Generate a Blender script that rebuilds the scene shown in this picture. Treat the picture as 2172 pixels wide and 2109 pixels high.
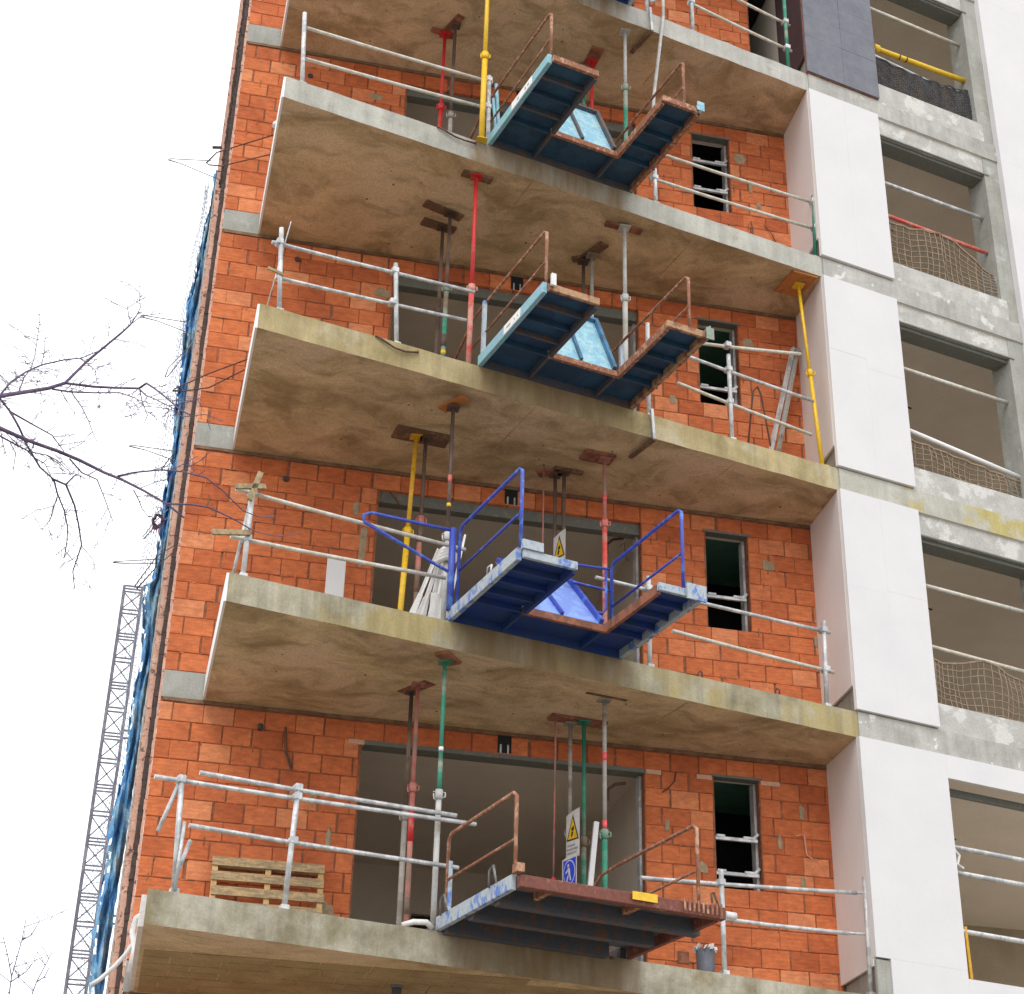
import bpy, bmesh, math, random
from mathutils import Vector, Matrix
random.seed(11)
R = math.radians
for o in list(bpy.data.objects): bpy.data.objects.remove(o)
SC = bpy.context.scene
COL = SC.collection

# ---------------------------------------------------------------- camera
CAM = (0.0044, -16.9491, -3.9445)
_p, _ro, _ya = 0.502, 0.0271, 0.211
def _cam_axes():
    cz, sz = math.cos(_ya), math.sin(_ya); cx, sx = math.cos(_p), math.sin(_p); cy, sy = math.cos(_ro), math.sin(_ro)
    right = Vector((cz, -sz, 0)); f0 = Vector((sz, cz, 0)); up = Vector((0, 0, 1))
    fwd = f0*cx + up*sx; up2 = -f0*sx + up*cx
    return right*cy + up2*sy, -right*sy + up2*cy, fwd
_r, _u, _f = _cam_axes()
cd = bpy.data.cameras.new('camera'); cam = bpy.data.objects.new('camera', cd); COL.objects.link(cam)
cam.matrix_world = Matrix(((_r.x, _u.x, -_f.x, CAM[0]), (_r.y, _u.y, -_f.y, CAM[1]), (_r.z, _u.z, -_f.z, CAM[2]), (0, 0, 0, 1)))
cd.sensor_fit = 'HORIZONTAL'; cd.sensor_width = 36; cd.lens = 3654.7143/2172*36; cd.clip_end = 2000; cd.clip_start = 0.1
SC.camera = cam
# ---------------------------------------------------------------- sky and sun (overcast)
SUN_EL, SUN_AZ = R(48), R(200)     # azimuth measured clockwise from +Y
w = bpy.data.worlds.new('World'); SC.world = w; w.use_nodes = True
nt = w.node_tree; nt.nodes.clear()
wo = nt.nodes.new('ShaderNodeOutputWorld'); bg = nt.nodes.new('ShaderNodeBackground')
sk = nt.nodes.new('ShaderNodeTexSky'); sk.sky_type = 'NISHITA'; sk.sun_disc = False
sk.sun_elevation = SUN_EL; sk.sun_rotation = SUN_AZ; sk.air_density = 1.0; sk.dust_density = 4.0
mx = nt.nodes.new('ShaderNodeMix'); mx.data_type = 'RGBA'; mx.inputs[0].default_value = 0.93   # cloud cover hides the blue
mx.inputs[7].default_value = (14.6, 14.8, 15.2, 1)
nt.links.new(sk.outputs[0], mx.inputs[6]); nt.links.new(mx.outputs[2], bg.inputs[0])
bg.inputs[1].default_value = 0.115
nt.links.new(bg.outputs[0], wo.inputs[0])
sl = bpy.data.lights.new('sun', 'SUN'); sl.energy = 0.9; sl.angle = R(25); sl.color = (1, 0.96, 0.9)
so = bpy.data.objects.new('sun', sl); COL.objects.link(so)
_sd = Vector((math.sin(SUN_AZ)*math.cos(SUN_EL), math.cos(SUN_AZ)*math.cos(SUN_EL), math.sin(SUN_EL)))
so.rotation_euler = _sd.to_track_quat('Z', 'Y').to_euler(); so.location = (0, -20, 30)
SC.view_settings.view_transform = 'Standard'; SC.view_settings.look = 'None'
SC.view_settings.exposure = 0.05; SC.view_settings.gamma = 1; SC.view_settings.use_curve_mapping = False
SC.cycles.max_bounces = 8; SC.cycles.diffuse_bounces = 5

# ---------------------------------------------------------------- helpers
A2 = Vector((0.4693, -2.4963)); B2 = Vector((7.2794, -0.8981))
DU = (B2-A2).normalized(); DN = Vector((DU.y, -DU.x)); FA = math.atan2(DU.y, DU.x)
def F(u, v, z):                       # front line frame: u along the balcony edge, v outwards
    p = A2 + DU*u + DN*v
    return Vector((p.x, p.y, z))
def V(*a): return Vector(a)

class MB:
    def __init__(s): s.v = []; s.f = []; s.m = []
    def add(s, vs, fs, mi=0):
        n = len(s.v); s.v += [tuple(x) for x in vs]; s.f += [tuple(i+n for i in f) for f in fs]; s.m += [mi]*len(fs); return s
    def box(s, a, b, mi=0, fr=None):
        (x0, y0, z0), (x1, y1, z1) = a, b
        vs = [Vector(p) for p in ((x0,y0,z0),(x1,y0,z0),(x1,y1,z0),(x0,y1,z0),(x0,y0,z1),(x1,y0,z1),(x1,y1,z1),(x0,y1,z1))]
        if fr: vs = [fr(p) for p in vs]
        return s.add(vs, [(0,3,2,1),(4,5,6,7),(0,1,5,4),(1,2,6,5),(2,3,7,6),(3,0,4,7)], mi)
    def fbox(s, u0, u1, v0, v1, z0, z1, mi=0):      # box in the front frame, v0 inner, v1 outer
        return s.box((u0, -v1, z0), (u1, -v0, z1), mi, lambda p: F(p.x, -p.y, p.z))
    def prism(s, poly, z0, z1, mis=(0,0,0)):
        n = len(poly); vs = [(p[0],p[1],z0) for p in poly]+[(p[0],p[1],z1) for p in poly]
        s.add(vs, [tuple(reversed(range(n)))], mis[0]); k = len(s.v)-2*n
        s.f.append(tuple(k+n+i for i in range(n))); s.m.append(mis[1])
        for i in range(n):
            j = (i+1) % n; s.f.append((k+i, k+j, k+n+j, k+n+i)); s.m.append(mis[2])
        return s
    def tube(s, pts, r, n=8, mi=0, r2=None, cap=True):
        pts = [Vector(p) for p in pts]; N = len(pts); ring0 = len(s.v); up = None
        for i, p in enumerate(pts):
            d = (pts[min(i+1, N-1)]-pts[max(i-1, 0)]).normalized()
            if up is None: up = d.orthogonal().normalized()
            up = (up-d*up.dot(d)).normalized(); sd = d.cross(up)
            rr = r if r2 is None else r+(r2-r)*i/(N-1)
            k = 1.0
            if 0 < i < N-1:
                c = (pts[i]-pts[i-1]).normalized().dot((pts[i+1]-pts[i]).normalized()); k = 1/math.sqrt(max(.4, (1+c)/2))
            for j in range(n):
                a = 2*math.pi*j/n; s.v.append(tuple(p+(up*math.cos(a)+sd*math.sin(a))*rr*k))
        for i in range(N-1):
            for j in range(n):
                a = ring0+i*n+j; b = ring0+i*n+(j+1) % n; s.f.append((a, b, b+n, a+n)); s.m.append(mi)
        if cap:
            s.f.append(tuple(ring0+j for j in reversed(range(n)))); s.m.append(mi)
            s.f.append(tuple(ring0+(N-1)*n+j for j in range(n))); s.m.append(mi)
        return s
    def bar(s, a, b, w, h, mi=0, up=(0,0,1)):        # rectangular bar a->b
        a, b = Vector(a), Vector(b); d = (b-a).normalized(); up = Vector(up)
        if abs(d.dot(up)) > .98: up = Vector((1,0,0))
        sd = d.cross(up).normalized(); uu = sd.cross(d)
        vs = [p+sd*x*w/2+uu*y*h/2 for p in (a, b) for x, y in ((-1,-1),(1,-1),(1,1),(-1,1))]
        return s.add(vs, [(3,2,1,0),(4,5,6,7),(0,1,5,4),(1,2,6,5),(2,3,7,6),(3,0,4,7)], mi)
    def build(s, name, mat, parent=None, smooth=False, bevel=0):
        me = bpy.data.meshes.new(name)
        off = parent['_o'] if (parent is not None and '_o' in parent) else None
        inv = None
        if parent is not None:
            inv = WORLD[parent.name].inverted()
            vs = [tuple(inv @ Vector(p)) for p in s.v]
        else: vs = s.v
        me.from_pydata(vs, [], s.f)
        mats = mat if isinstance(mat, (list, tuple)) else [mat]
        for m in mats: me.materials.append(m)
        if len(mats) > 1: me.polygons.foreach_set('material_index', s.m)
        bm = bmesh.new(); bm.from_mesh(me); bmesh.ops.recalc_face_normals(bm, faces=bm.faces)
        if bevel: bmesh.ops.bevel(bm, geom=bm.edges[:], offset=bevel, segments=1, affect='EDGES', clamp_overlap=True)
        bm.to_mesh(me); bm.free()
        if smooth: me.polygons.foreach_set('use_smooth', [len(p.vertices) == 4 for p in me.polygons])
        me.update()
        o = bpy.data.objects.new(name, me); COL.objects.link(o)
        if parent is not None: o.parent = parent; WORLD[o.name] = WORLD[parent.name]
        else: WORLD[o.name] = Matrix.Identity(4)
        return o
WORLD = {}
def tag(o, label=None, cat=None, group=None, kind=None):
    if label: o['label'] = label
    if cat: o['category'] = cat
    if group: o['group'] = group
    if kind: o['kind'] = kind
    return o
def thing(name, label, cat, loc=(0,0,0), rz=0, group=None):
    o = bpy.data.objects.new(name, None); COL.objects.link(o); o.empty_display_size = .1
    o.location = loc; o.rotation_euler = (0, 0, rz)
    WORLD[o.name] = Matrix.Translation(Vector(loc)) @ Matrix.Rotation(rz, 4, 'Z')
    return tag(o, label, cat, group)

# ---------------------------------------------------------------- materials
def _nt(name, rough=.9, metal=0):
    m = bpy.data.materials.new(name); m.use_nodes = True; t = m.node_tree; b = t.nodes['Principled BSDF']
    b.inputs['Roughness'].default_value = rough; b.inputs['Metallic'].default_value = metal
    return m, t, b
def _noise(t, scale, detail=4, vec=(1,1,1), rough=.6, off=0):
    g = t.nodes.new('ShaderNodeNewGeometry'); mp = t.nodes.new('ShaderNodeMapping'); mp.inputs['Scale'].default_value = vec
    mp.inputs['Location'].default_value = (off, off*1.7, off*.6)
    n = t.nodes.new('ShaderNodeTexNoise'); n.inputs['Scale'].default_value = scale; n.inputs['Detail'].default_value = detail; n.inputs['Roughness'].default_value = rough
    t.links.new(g.outputs['Position'], mp.inputs[0]); t.links.new(mp.outputs[0], n.inputs[0]); return n.outputs[0]
def _ramp(t, fac, stops):
    r = t.nodes.new('ShaderNodeValToRGB'); t.links.new(fac, r.inputs[0]); e = r.color_ramp.elements
    while len(e) < len(stops): e.new(.5)
    for i, (p, c) in enumerate(stops):
        e[i].position = p; e[i].color = (*c, 1) if len(c) == 3 else c
    return r.outputs[0]
def _mixc(t, fac, a, b, mode='MIX'):
    m = t.nodes.new('ShaderNodeMix'); m.data_type = 'RGBA'; m.blend_type = mode
    for i, x in ((0, fac), (6, a), (7, b)):
        if hasattr(x, 'links'): t.links.new(x, m.inputs[i])
        else: m.inputs[i].default_value = x if i == 0 else (*x, 1)
    return m.outputs[2]
def _bump(t, b, h, strength=.3, dist=.01):
    n = t.nodes.new('ShaderNodeBump'); n.inputs['Strength'].default_value = strength; n.inputs['Distance'].default_value = dist
    t.links.new(h, n.inputs['Height']); t.links.new(n.outputs[0], b.inputs['Normal'])
def g3(v): return (v, v, v)
def blotch(name, a, b, scale=2, rough=.9, c=None, cthr=(.6,.66), cscale=3, fine=.25, bump=.25, streak=0, off=0, mid=(.35,.65), stcol=.55):
    m, t, bs = _nt(name, rough)
    col = _ramp(t, _noise(t, scale, 8, off=off, rough=.65), [(mid[0], a), (mid[1], b)])
    if c is not None: col = _mixc(t, _ramp(t, _noise(t, cscale, 5, off=off+7, rough=.6), [(cthr[0], g3(0)), (cthr[1], g3(1))]), col, c)
    if streak: col = _mixc(t, streak, col, _ramp(t, _noise(t, 1, 5, (9, 9, .9), off=off+3), [(.35, g3(stcol)), (.6, g3(1))]), 'MULTIPLY')
    f = _noise(t, 55, 5, off=off)
    col = _mixc(t, fine, col, _ramp(t, f, [(.3, g3(.35)), (.7, g3(1.25))]), 'MULTIPLY')
    t.links.new(col, bs.inputs['Base Color']); _bump(t, bs, f, bump, .01)
    return m
def paint(name, col, chip=(.16,.06,.03), amt=.45, rough=.5, scale=14, vec=(1,1,.6), soft=.04, dirt=.3, metal=0):
    m, t, b = _nt(name, rough, metal)
    n = _noise(t, scale, 6, vec, .65, off=random.random()*9)
    c = _mixc(t, _ramp(t, n, [(1-amt-soft, g3(0)), (1-amt+soft, g3(1))]), col, chip)
    d = _noise(t, 30, 5)
    c = _mixc(t, dirt, c, _ramp(t, d, [(.3, g3(.35)), (.65, g3(1.1))]), 'MULTIPLY')
    t.links.new(c, b.inputs['Base Color']); _bump(t, b, n, .15, .003)
    return m
def banded(name, stops, scale=1.3, rough=.6):      # prop tubes painted, rusted and splashed with mortar over their length
    m, t, b = _nt(name, rough)
    n = _noise(t, scale, 6, (.4, .4, 1.6), .6, off=random.random()*30)
    c = _ramp(t, n, stops); d = _noise(t, 45, 5)
    c = _mixc(t, .35, c, _ramp(t, d, [(.3, g3(.4)), (.7, g3(1.15))]), 'MULTIPLY')
    t.links.new(c, b.inputs['Base Color']); _bump(t, b, d, .2, .003); return m

def brick_mat():
    m, t, b = _nt('brick', .92)
    oi = t.nodes.new('ShaderNodeObjectInfo')
    base = _ramp(t, oi.outputs['Random'], [(0, (.53,.135,.045)), (.3, (.64,.175,.060)), (.8, (.72,.215,.078)), (1, (.80,.31,.14))])
    n1 = _noise(t, 9, 6, (1,1,2.2)); n2 = _noise(t, 2.2, 5, off=5); n3 = _noise(t, 60, 4)
    c = _mixc(t, .75, base, _ramp(t, n1, [(.3, g3(.62)), (.68, g3(1.18))]), 'MULTIPLY')
    c = _mixc(t, .8, c, _ramp(t, n2, [(.35, (.8,.72,.72)), (.65, (1.06,1.04,1.02))]), 'MULTIPLY')
    c = _mixc(t, _ramp(t, _noise(t, 6, 7, off=11, rough=.7), [(.67, g3(0)), (.76, g3(.55))]), c, (.50,.30,.18))
    c = _mixc(t, .3, c, _ramp(t, n3, [(.3, g3(.5)), (.7, g3(1.15))]), 'MULTIPLY')
    t.links.new(c, b.inputs['Base Color'])
    g = t.nodes.new('ShaderNodeNewGeometry'); wv = t.nodes.new('ShaderNodeTexWave'); wv.bands_direction = 'Z'
    wv.inputs['Scale'].default_value = 7.7; wv.inputs['Distortion'].default_value = .6
    t.links.new(g.outputs['Position'], wv.inputs[0])
    ad = t.nodes.new('ShaderNodeMath'); ad.operation = 'MULTIPLY_ADD'; t.links.new(wv.outputs[1], ad.inputs[0]); ad.inputs[1].default_value = .5; t.links.new(n3, ad.inputs[2])
    _bump(t, b, ad.outputs[0], .35, .006)
    return m
M = {}
M['brick'] = brick_mat()
M['joint'] = blotch('joint_mortar', (.20,.065,.03), (.36,.15,.08), 12, c=(.35,.28,.2), cthr=(.62,.7), cscale=9, bump=.6)
M['mortar'] = blotch('mortar_patch', (.30,.22,.13), (.44,.34,.22), 10, bump=.8)
M['top_bed'] = blotch('top_bed_mortar', (.16,.08,.045), (.30,.18,.10), 7, bump=.8)
def soffit(name, off, dk, lt, pk):
    m, t, b = _nt(name, .92)
    g = t.nodes.new('ShaderNodeNewGeometry'); n0 = t.nodes.new('ShaderNodeTexNoise'); n0.inputs['Scale'].default_value = .9; n0.inputs['Detail'].default_value = 3
    ad = t.nodes.new('ShaderNodeVectorMath'); ad.operation = 'MULTIPLY_ADD'; ad.inputs[1].default_value = (1.3, 1.3, 1.3)
    t.links.new(g.outputs['Position'], n0.inputs[0]); t.links.new(n0.outputs[1], ad.inputs[0]); t.links.new(g.outputs['Position'], ad.inputs[2])
    def ns(sc, vec, o, det=7, rg=.62):
        mp = t.nodes.new('ShaderNodeMapping'); mp.inputs['Scale'].default_value = vec; mp.inputs['Location'].default_value = (o, o*.7, o*.3); t.links.new(ad.outputs[0], mp.inputs[0])
        n = t.nodes.new('ShaderNodeTexNoise'); n.inputs['Scale'].default_value = sc; n.inputs['Detail'].default_value = det; n.inputs['Roughness'].default_value = rg; t.links.new(mp.outputs[0], n.inputs[0]); return n.outputs[0]
    c = _ramp(t, ns(1.1, (1, 1.7, 1), off), [(.34, dk), (.62, lt)])
    c = _mixc(t, _ramp(t, ns(.8, (1, 1.3, 1), off+4), [(.50, g3(0)), (.60, g3(.7))]), c, pk)
    c = _mixc(t, _ramp(t, ns(2.6, (1, 2, 1), off+9), [(.50, g3(0)), (.70, g3(.5))]), c, tuple(x*.55 for x in dk))
    f = _noise(t, 42, 6, rough=.75); c = _mixc(t, .5, c, _ramp(t, f, [(.32, g3(.45)), (.68, g3(1.3))]), 'MULTIPLY')
    t.links.new(c, b.inputs['Base Color']); _bump(t, b, f, .35, .008); return m
M['soffit'] = soffit('soffit_concrete', 0, (.33,.22,.11), (.66,.50,.29), (.62,.43,.29))
M['soffits'] = [soffit('soffit_concrete', 3*i, (.36,.25,.125), (.72,.555-.008*i,.325), (.72,.54,.37)) for i in range(6)]
M['soffit_board'] = blotch('soffit_blocks', (.30,.205,.095), (.47,.35,.18), 2.6, fine=.45, bump=.5, mid=(.3,.7))
M['edge'] = [blotch('slab_edge', (.26,.225,.14), (.54,.51,.41), 2.2, streak=.55, c=(.26,.21,.11), cthr=(.55,.7), cscale=2.0, off=2),
             blotch('slab_edge', (.26,.225,.13), (.53,.49,.37), 1.7, streak=.6, c=(.42,.34,.16), cthr=(.5,.6), cscale=1.3, off=5),
             blotch('slab_edge', (.33,.26,.12), (.54,.44,.24), 1.8, streak=.5, c=(.54,.47,.32), cthr=(.52,.66), cscale=1.4, off=8),
             blotch('slab_edge', (.40,.39,.34), (.56,.55,.49), 2.2, streak=.4, c=(.34,.31,.22), cthr=(.6,.7), cscale=2, off=11),
             blotch('slab_edge', (.42,.41,.37), (.57,.56,.52), 2.2, streak=.4, c=(.34,.32,.26), cthr=(.6,.7), cscale=2, off=14)]
for _m in M['edge']:  # platform shade and wet stains, both painted brown into the edge colour
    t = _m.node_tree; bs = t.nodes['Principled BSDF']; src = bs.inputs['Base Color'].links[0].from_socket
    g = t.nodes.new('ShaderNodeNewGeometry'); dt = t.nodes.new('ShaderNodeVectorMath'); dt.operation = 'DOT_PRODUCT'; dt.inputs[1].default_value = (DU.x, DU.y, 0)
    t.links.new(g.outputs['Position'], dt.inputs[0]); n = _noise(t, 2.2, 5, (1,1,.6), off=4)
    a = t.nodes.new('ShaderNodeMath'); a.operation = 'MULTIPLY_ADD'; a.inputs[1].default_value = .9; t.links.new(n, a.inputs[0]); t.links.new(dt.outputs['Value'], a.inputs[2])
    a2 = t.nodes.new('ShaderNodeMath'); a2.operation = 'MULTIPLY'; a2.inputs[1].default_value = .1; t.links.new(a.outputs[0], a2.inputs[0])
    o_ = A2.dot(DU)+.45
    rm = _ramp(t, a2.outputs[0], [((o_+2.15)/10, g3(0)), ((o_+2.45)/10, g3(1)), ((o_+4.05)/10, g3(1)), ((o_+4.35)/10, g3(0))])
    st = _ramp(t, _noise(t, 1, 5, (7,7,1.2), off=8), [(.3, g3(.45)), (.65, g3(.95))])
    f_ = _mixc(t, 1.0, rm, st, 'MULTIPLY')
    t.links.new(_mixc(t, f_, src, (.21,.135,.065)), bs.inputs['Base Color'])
M['band_left'] = blotch('grey_slab_edge', (.33,.33,.29), (.44,.44,.40), 3, streak=.3, c=(.50,.52,.50), cthr=(.6,.7))
M['band'] = blotch('rough_concrete', (.38,.37,.34), (.54,.53,.49), 3, streak=.35, c=(.72,.72,.70), cthr=(.63,.66), cscale=4.2, off=21)
M['band_y'] = blotch('stained_concrete', (.42,.41,.34), (.56,.55,.49), 2.2, streak=.3, c=(.50,.42,.16), cthr=(.53,.6), cscale=1.6, off=25)
M['render'] = blotch('patched_render', (.42,.41,.38), (.56,.55,.52), 4, c=(.64,.63,.60), cthr=(.54,.6), cscale=3.3, off=31, bump=.5, fine=.3)
M['white'] = blotch('white_cladding', (.655,.645,.655), (.695,.685,.69), 1.5, fine=.06, bump=.08, rough=.8)
M['white_side'] = blotch('white_plaster', (.80,.76,.745), (.84,.80,.785), 1.5, fine=.08, bump=.1)
M['plaster'] = blotch('grey_plaster', (.74,.66,.57), (.82,.74,.64), 1.2, fine=.25, bump=.15)
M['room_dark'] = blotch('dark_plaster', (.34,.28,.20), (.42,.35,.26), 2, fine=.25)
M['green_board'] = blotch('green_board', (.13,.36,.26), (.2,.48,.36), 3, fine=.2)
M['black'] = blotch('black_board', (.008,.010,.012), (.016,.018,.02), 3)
M['steel_dark'] = paint('dark_lintel_steel', (.15,.16,.14), (.22,.20,.15), .4, .6)
M['slate'] = blotch('slate_panel', (.125,.128,.160), (.17,.172,.205), 5, rough=.6, fine=.2, bump=.1)
M['brown_panel'] = blotch('brown_panel', (.055,.03,.035), (.08,.045,.05), 3)
M['galv'] = paint('galvanised_steel', (.44,.45,.46), (.66,.66,.66), .5, .42, 9, dirt=.25, metal=.2)
M['galv_cream'] = paint('worn_rail_steel', (.58,.52,.42), (.66,.64,.58), .5, .5, 9, dirt=.3, metal=.1)
M['wood_clamp'] = paint('weathered_wood', (.42,.32,.18), (.30,.22,.12), .5, .8, 20)
M['wire'] = paint('rusty_wire', (.14,.06,.035), (.07,.035,.03), .5, .6)
M['wire_grey'] = paint('grey_wire', (.22,.22,.22), (.12,.12,.12), .5, .5)
M['rust'] = paint('rusty_steel', (.30,.12,.065), (.52,.30,.19), .45, .75, 20, dirt=.5)
M['rust_tan'] = paint('tan_rusty_steel', (.45,.27,.15), (.24,.09,.05), .48, .75, 11, dirt=.45)
M['rust_red'] = paint('red_rusty_steel', (.20,.065,.045), (.36,.19,.15), .38, .75, 16, dirt=.5)
M['orange_ply'] = paint('orange_plywood', (.50,.19,.05), (.30,.12,.05), .4, .8, 9)
M['board_red'] = paint('red_brown_board', (.34,.13,.07), (.20,.08,.05), .5, .8, 9)
M['board_dark'] = paint('dark_board', (.15,.08,.045), (.26,.14,.08), .45, .8, 9)
M['yellow'] = paint('yellow_prop_paint', (.84,.52,.02), (.45,.25,.03), .32, .45, 16, dirt=.35)
M['yellow_or'] = paint('yellow_prop_paint', (.74,.40,.02), (.35,.2,.04), .35, .5, 16, dirt=.4)
M['red'] = paint('red_prop_paint', (.62,.025,.03), (.45,.14,.10), .38, .5, 9, dirt=.3)
M['red_pink'] = paint('faded_red_prop_paint', (.72,.10,.08), (.62,.28,.22), .5, .6, 5, vec=(1,1,1.2), dirt=.4)
M['grey_prop'] = banded('grey_prop_steel', [(.38, (.30,.28,.24)), (.5, (.42,.40,.36)), (.62, (.22,.17,.13))])
M['dark_prop'] = banded('dark_prop_steel', [(.38, (.08,.05,.04)), (.52, (.13,.08,.06)), (.64, (.22,.15,.11))])
M['redrust_prop'] = banded('red_rust_prop_steel', [(.36, (.38,.08,.06)), (.5, (.52,.20,.16)), (.62, (.24,.16,.12))])
M['green_prop'] = banded('green_prop_steel', [(.36, (.02,.17,.11)), (.5, (.03,.24,.15)), (.6, (.30,.34,.28)), (.7, (.24,.16,.10))])
M['pink'] = paint('pink_marking', (.85,.10,.12), (.8,.1,.12), .3)
M['white_prop'] = banded('pale_prop_steel', [(.36, (.46,.46,.44)), (.5, (.58,.58,.56)), (.65, (.36,.33,.28))])
M['blue_rail'] = paint('blue_rail_paint', (.045,.075,.42), (.10,.22,.62), .42, .45, 12, dirt=.25)
M['blue_frame'] = paint('worn_blue_channel', (.12,.22,.55), (.42,.48,.52), .55, .6, 12, dirt=.35)
M['blue_under'] = paint('dark_blue_steel', (.014,.048,.24), (.02,.055,.19), .5, .6, 4, dirt=.3)
M['blue_flap'] = paint('bright_blue_steel', (.26,.40,.80), (.20,.30,.72), .5, .5, 5, dirt=.2)
M['teal_frame'] = paint('teal_channel', (.24,.52,.56), (.30,.48,.62), .5, .55, 8, dirt=.35)
M['teal_under'] = paint('dark_teal_steel', (.022,.080,.15), (.018,.055,.11), .5, .6, 4, dirt=.35)
M['teal_flap'] = paint('pale_teal_steel', (.36,.60,.66), (.24,.48,.62), .5, .55, 8, dirt=.35)
M['teal_rib'] = paint('teal_rib_steel', (.06,.20,.36), (.05,.12,.2), .5, .55, 8)
M['joist'] = paint('rusty_dark_joist', (.075,.085,.11), (.15,.085,.06), .45, .7, 12)
M['grey_under'] = paint('grey_steel_deck', (.16,.17,.19), (.11,.11,.12), .5, .6, 4, dirt=.4)
M['white_label'] = paint('white_label', (.86,.86,.86), (.8,.8,.8), .4, .5, dirt=.1)
M['label_grey'] = paint('grey_print', (.30,.30,.31), (.3,.3,.3), .4)
M['sign_yellow'] = paint('sign_yellow', (.80,.50,.01), (.7,.42,.01), .4, .5, dirt=.2)
M['sign_black'] = paint('sign_black', (.02,.02,.02), (.03,.02,.02), .4)
M['sign_blue'] = paint('sign_blue', (.02,.06,.62), (.03,.08,.55), .4, .5, dirt=.1)
M['sign_white'] = paint('sign_white', (.66,.64,.62), (.6,.58,.56), .4, .5, dirt=.2)
M['net_blue'] = blotch('blue_mesh_cloth', (.06,.22,.50), (.15,.40,.64), 5, c=(.34,.52,.62), cthr=(.48,.65), cscale=3, fine=.4, bump=.5)
M['net_grey'] = blotch('pale_net_cord', (.30,.36,.48), (.45,.50,.60), 5)
M['net_beige'] = blotch('beige_net_cord', (.23,.17,.115), (.32,.245,.17), 8)
M['net_dark'] = blotch('dark_net_cord', (.035,.035,.04), (.07,.07,.075), 8)
M['bark'] = blotch('bark', (.085,.06,.13), (.17,.12,.17), 14, bump=.6)
M['plastic'] = blotch('white_plastic', (.68,.66,.64), (.82,.81,.80), 9, rough=.45, fine=.15, bump=.4)
M['pallet'] = paint('pallet_wood', (.52,.36,.18), (.34,.25,.15), .5, .85, 7, vec=(1,1,5), dirt=.5)
M['pallet_new'] = paint('pale_pallet_wood', (.66,.43,.18), (.55,.36,.15), .45, .85, 7, dirt=.3)
M['pink_brick'] = blotch('pale_brick_edge', (.62,.34,.25), (.76,.47,.36), 6, c=(.22,.12,.09), cthr=(.58,.64), cscale=16, bump=.8)
M['brick_pale'] = blotch('pale_terracotta', (.62,.36,.24), (.70,.44,.30), 8)
M['dark_gap'] = blotch('dark_render', (.05,.04,.04), (.10,.07,.06), 8)
M['mast'] = paint('mast_steel', (.13,.13,.17), (.22,.22,.25), .45, .5, 6)
M['ground'] = blotch('paving', (.30,.27,.22), (.38,.34,.28), .4, fine=.3)
M['asphalt'] = blotch('asphalt', (.05,.05,.05), (.07,.07,.07), 1.5, fine=.3)
M['bucket'] = paint('grey_bucket', (.13,.14,.17), (.2,.2,.2), .4)
M['kerb'] = blotch('kerb', (.35,.34,.32), (.42,.41,.39), 3)
T = 0.292; CH = 2.708
# ---------------------------------------------------------------- ground
g = MB().box((-300, -300, -5.75), (300, 300, -5.6)).build('ground', M['ground']); tag(g, kind='structure')
g = MB().box((-300, -19, -5.592), (300, -9.2, -5.588)).build('road', M['asphalt']); tag(g, kind='structure')
g = MB().box((-300, -9.2, -5.61), (300, -9.0, -5.47)).box((-300, -19.2, -5.61), (300, -19.0, -5.47)).build('kerb', M['kerb']); tag(g, kind='structure')

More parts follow.
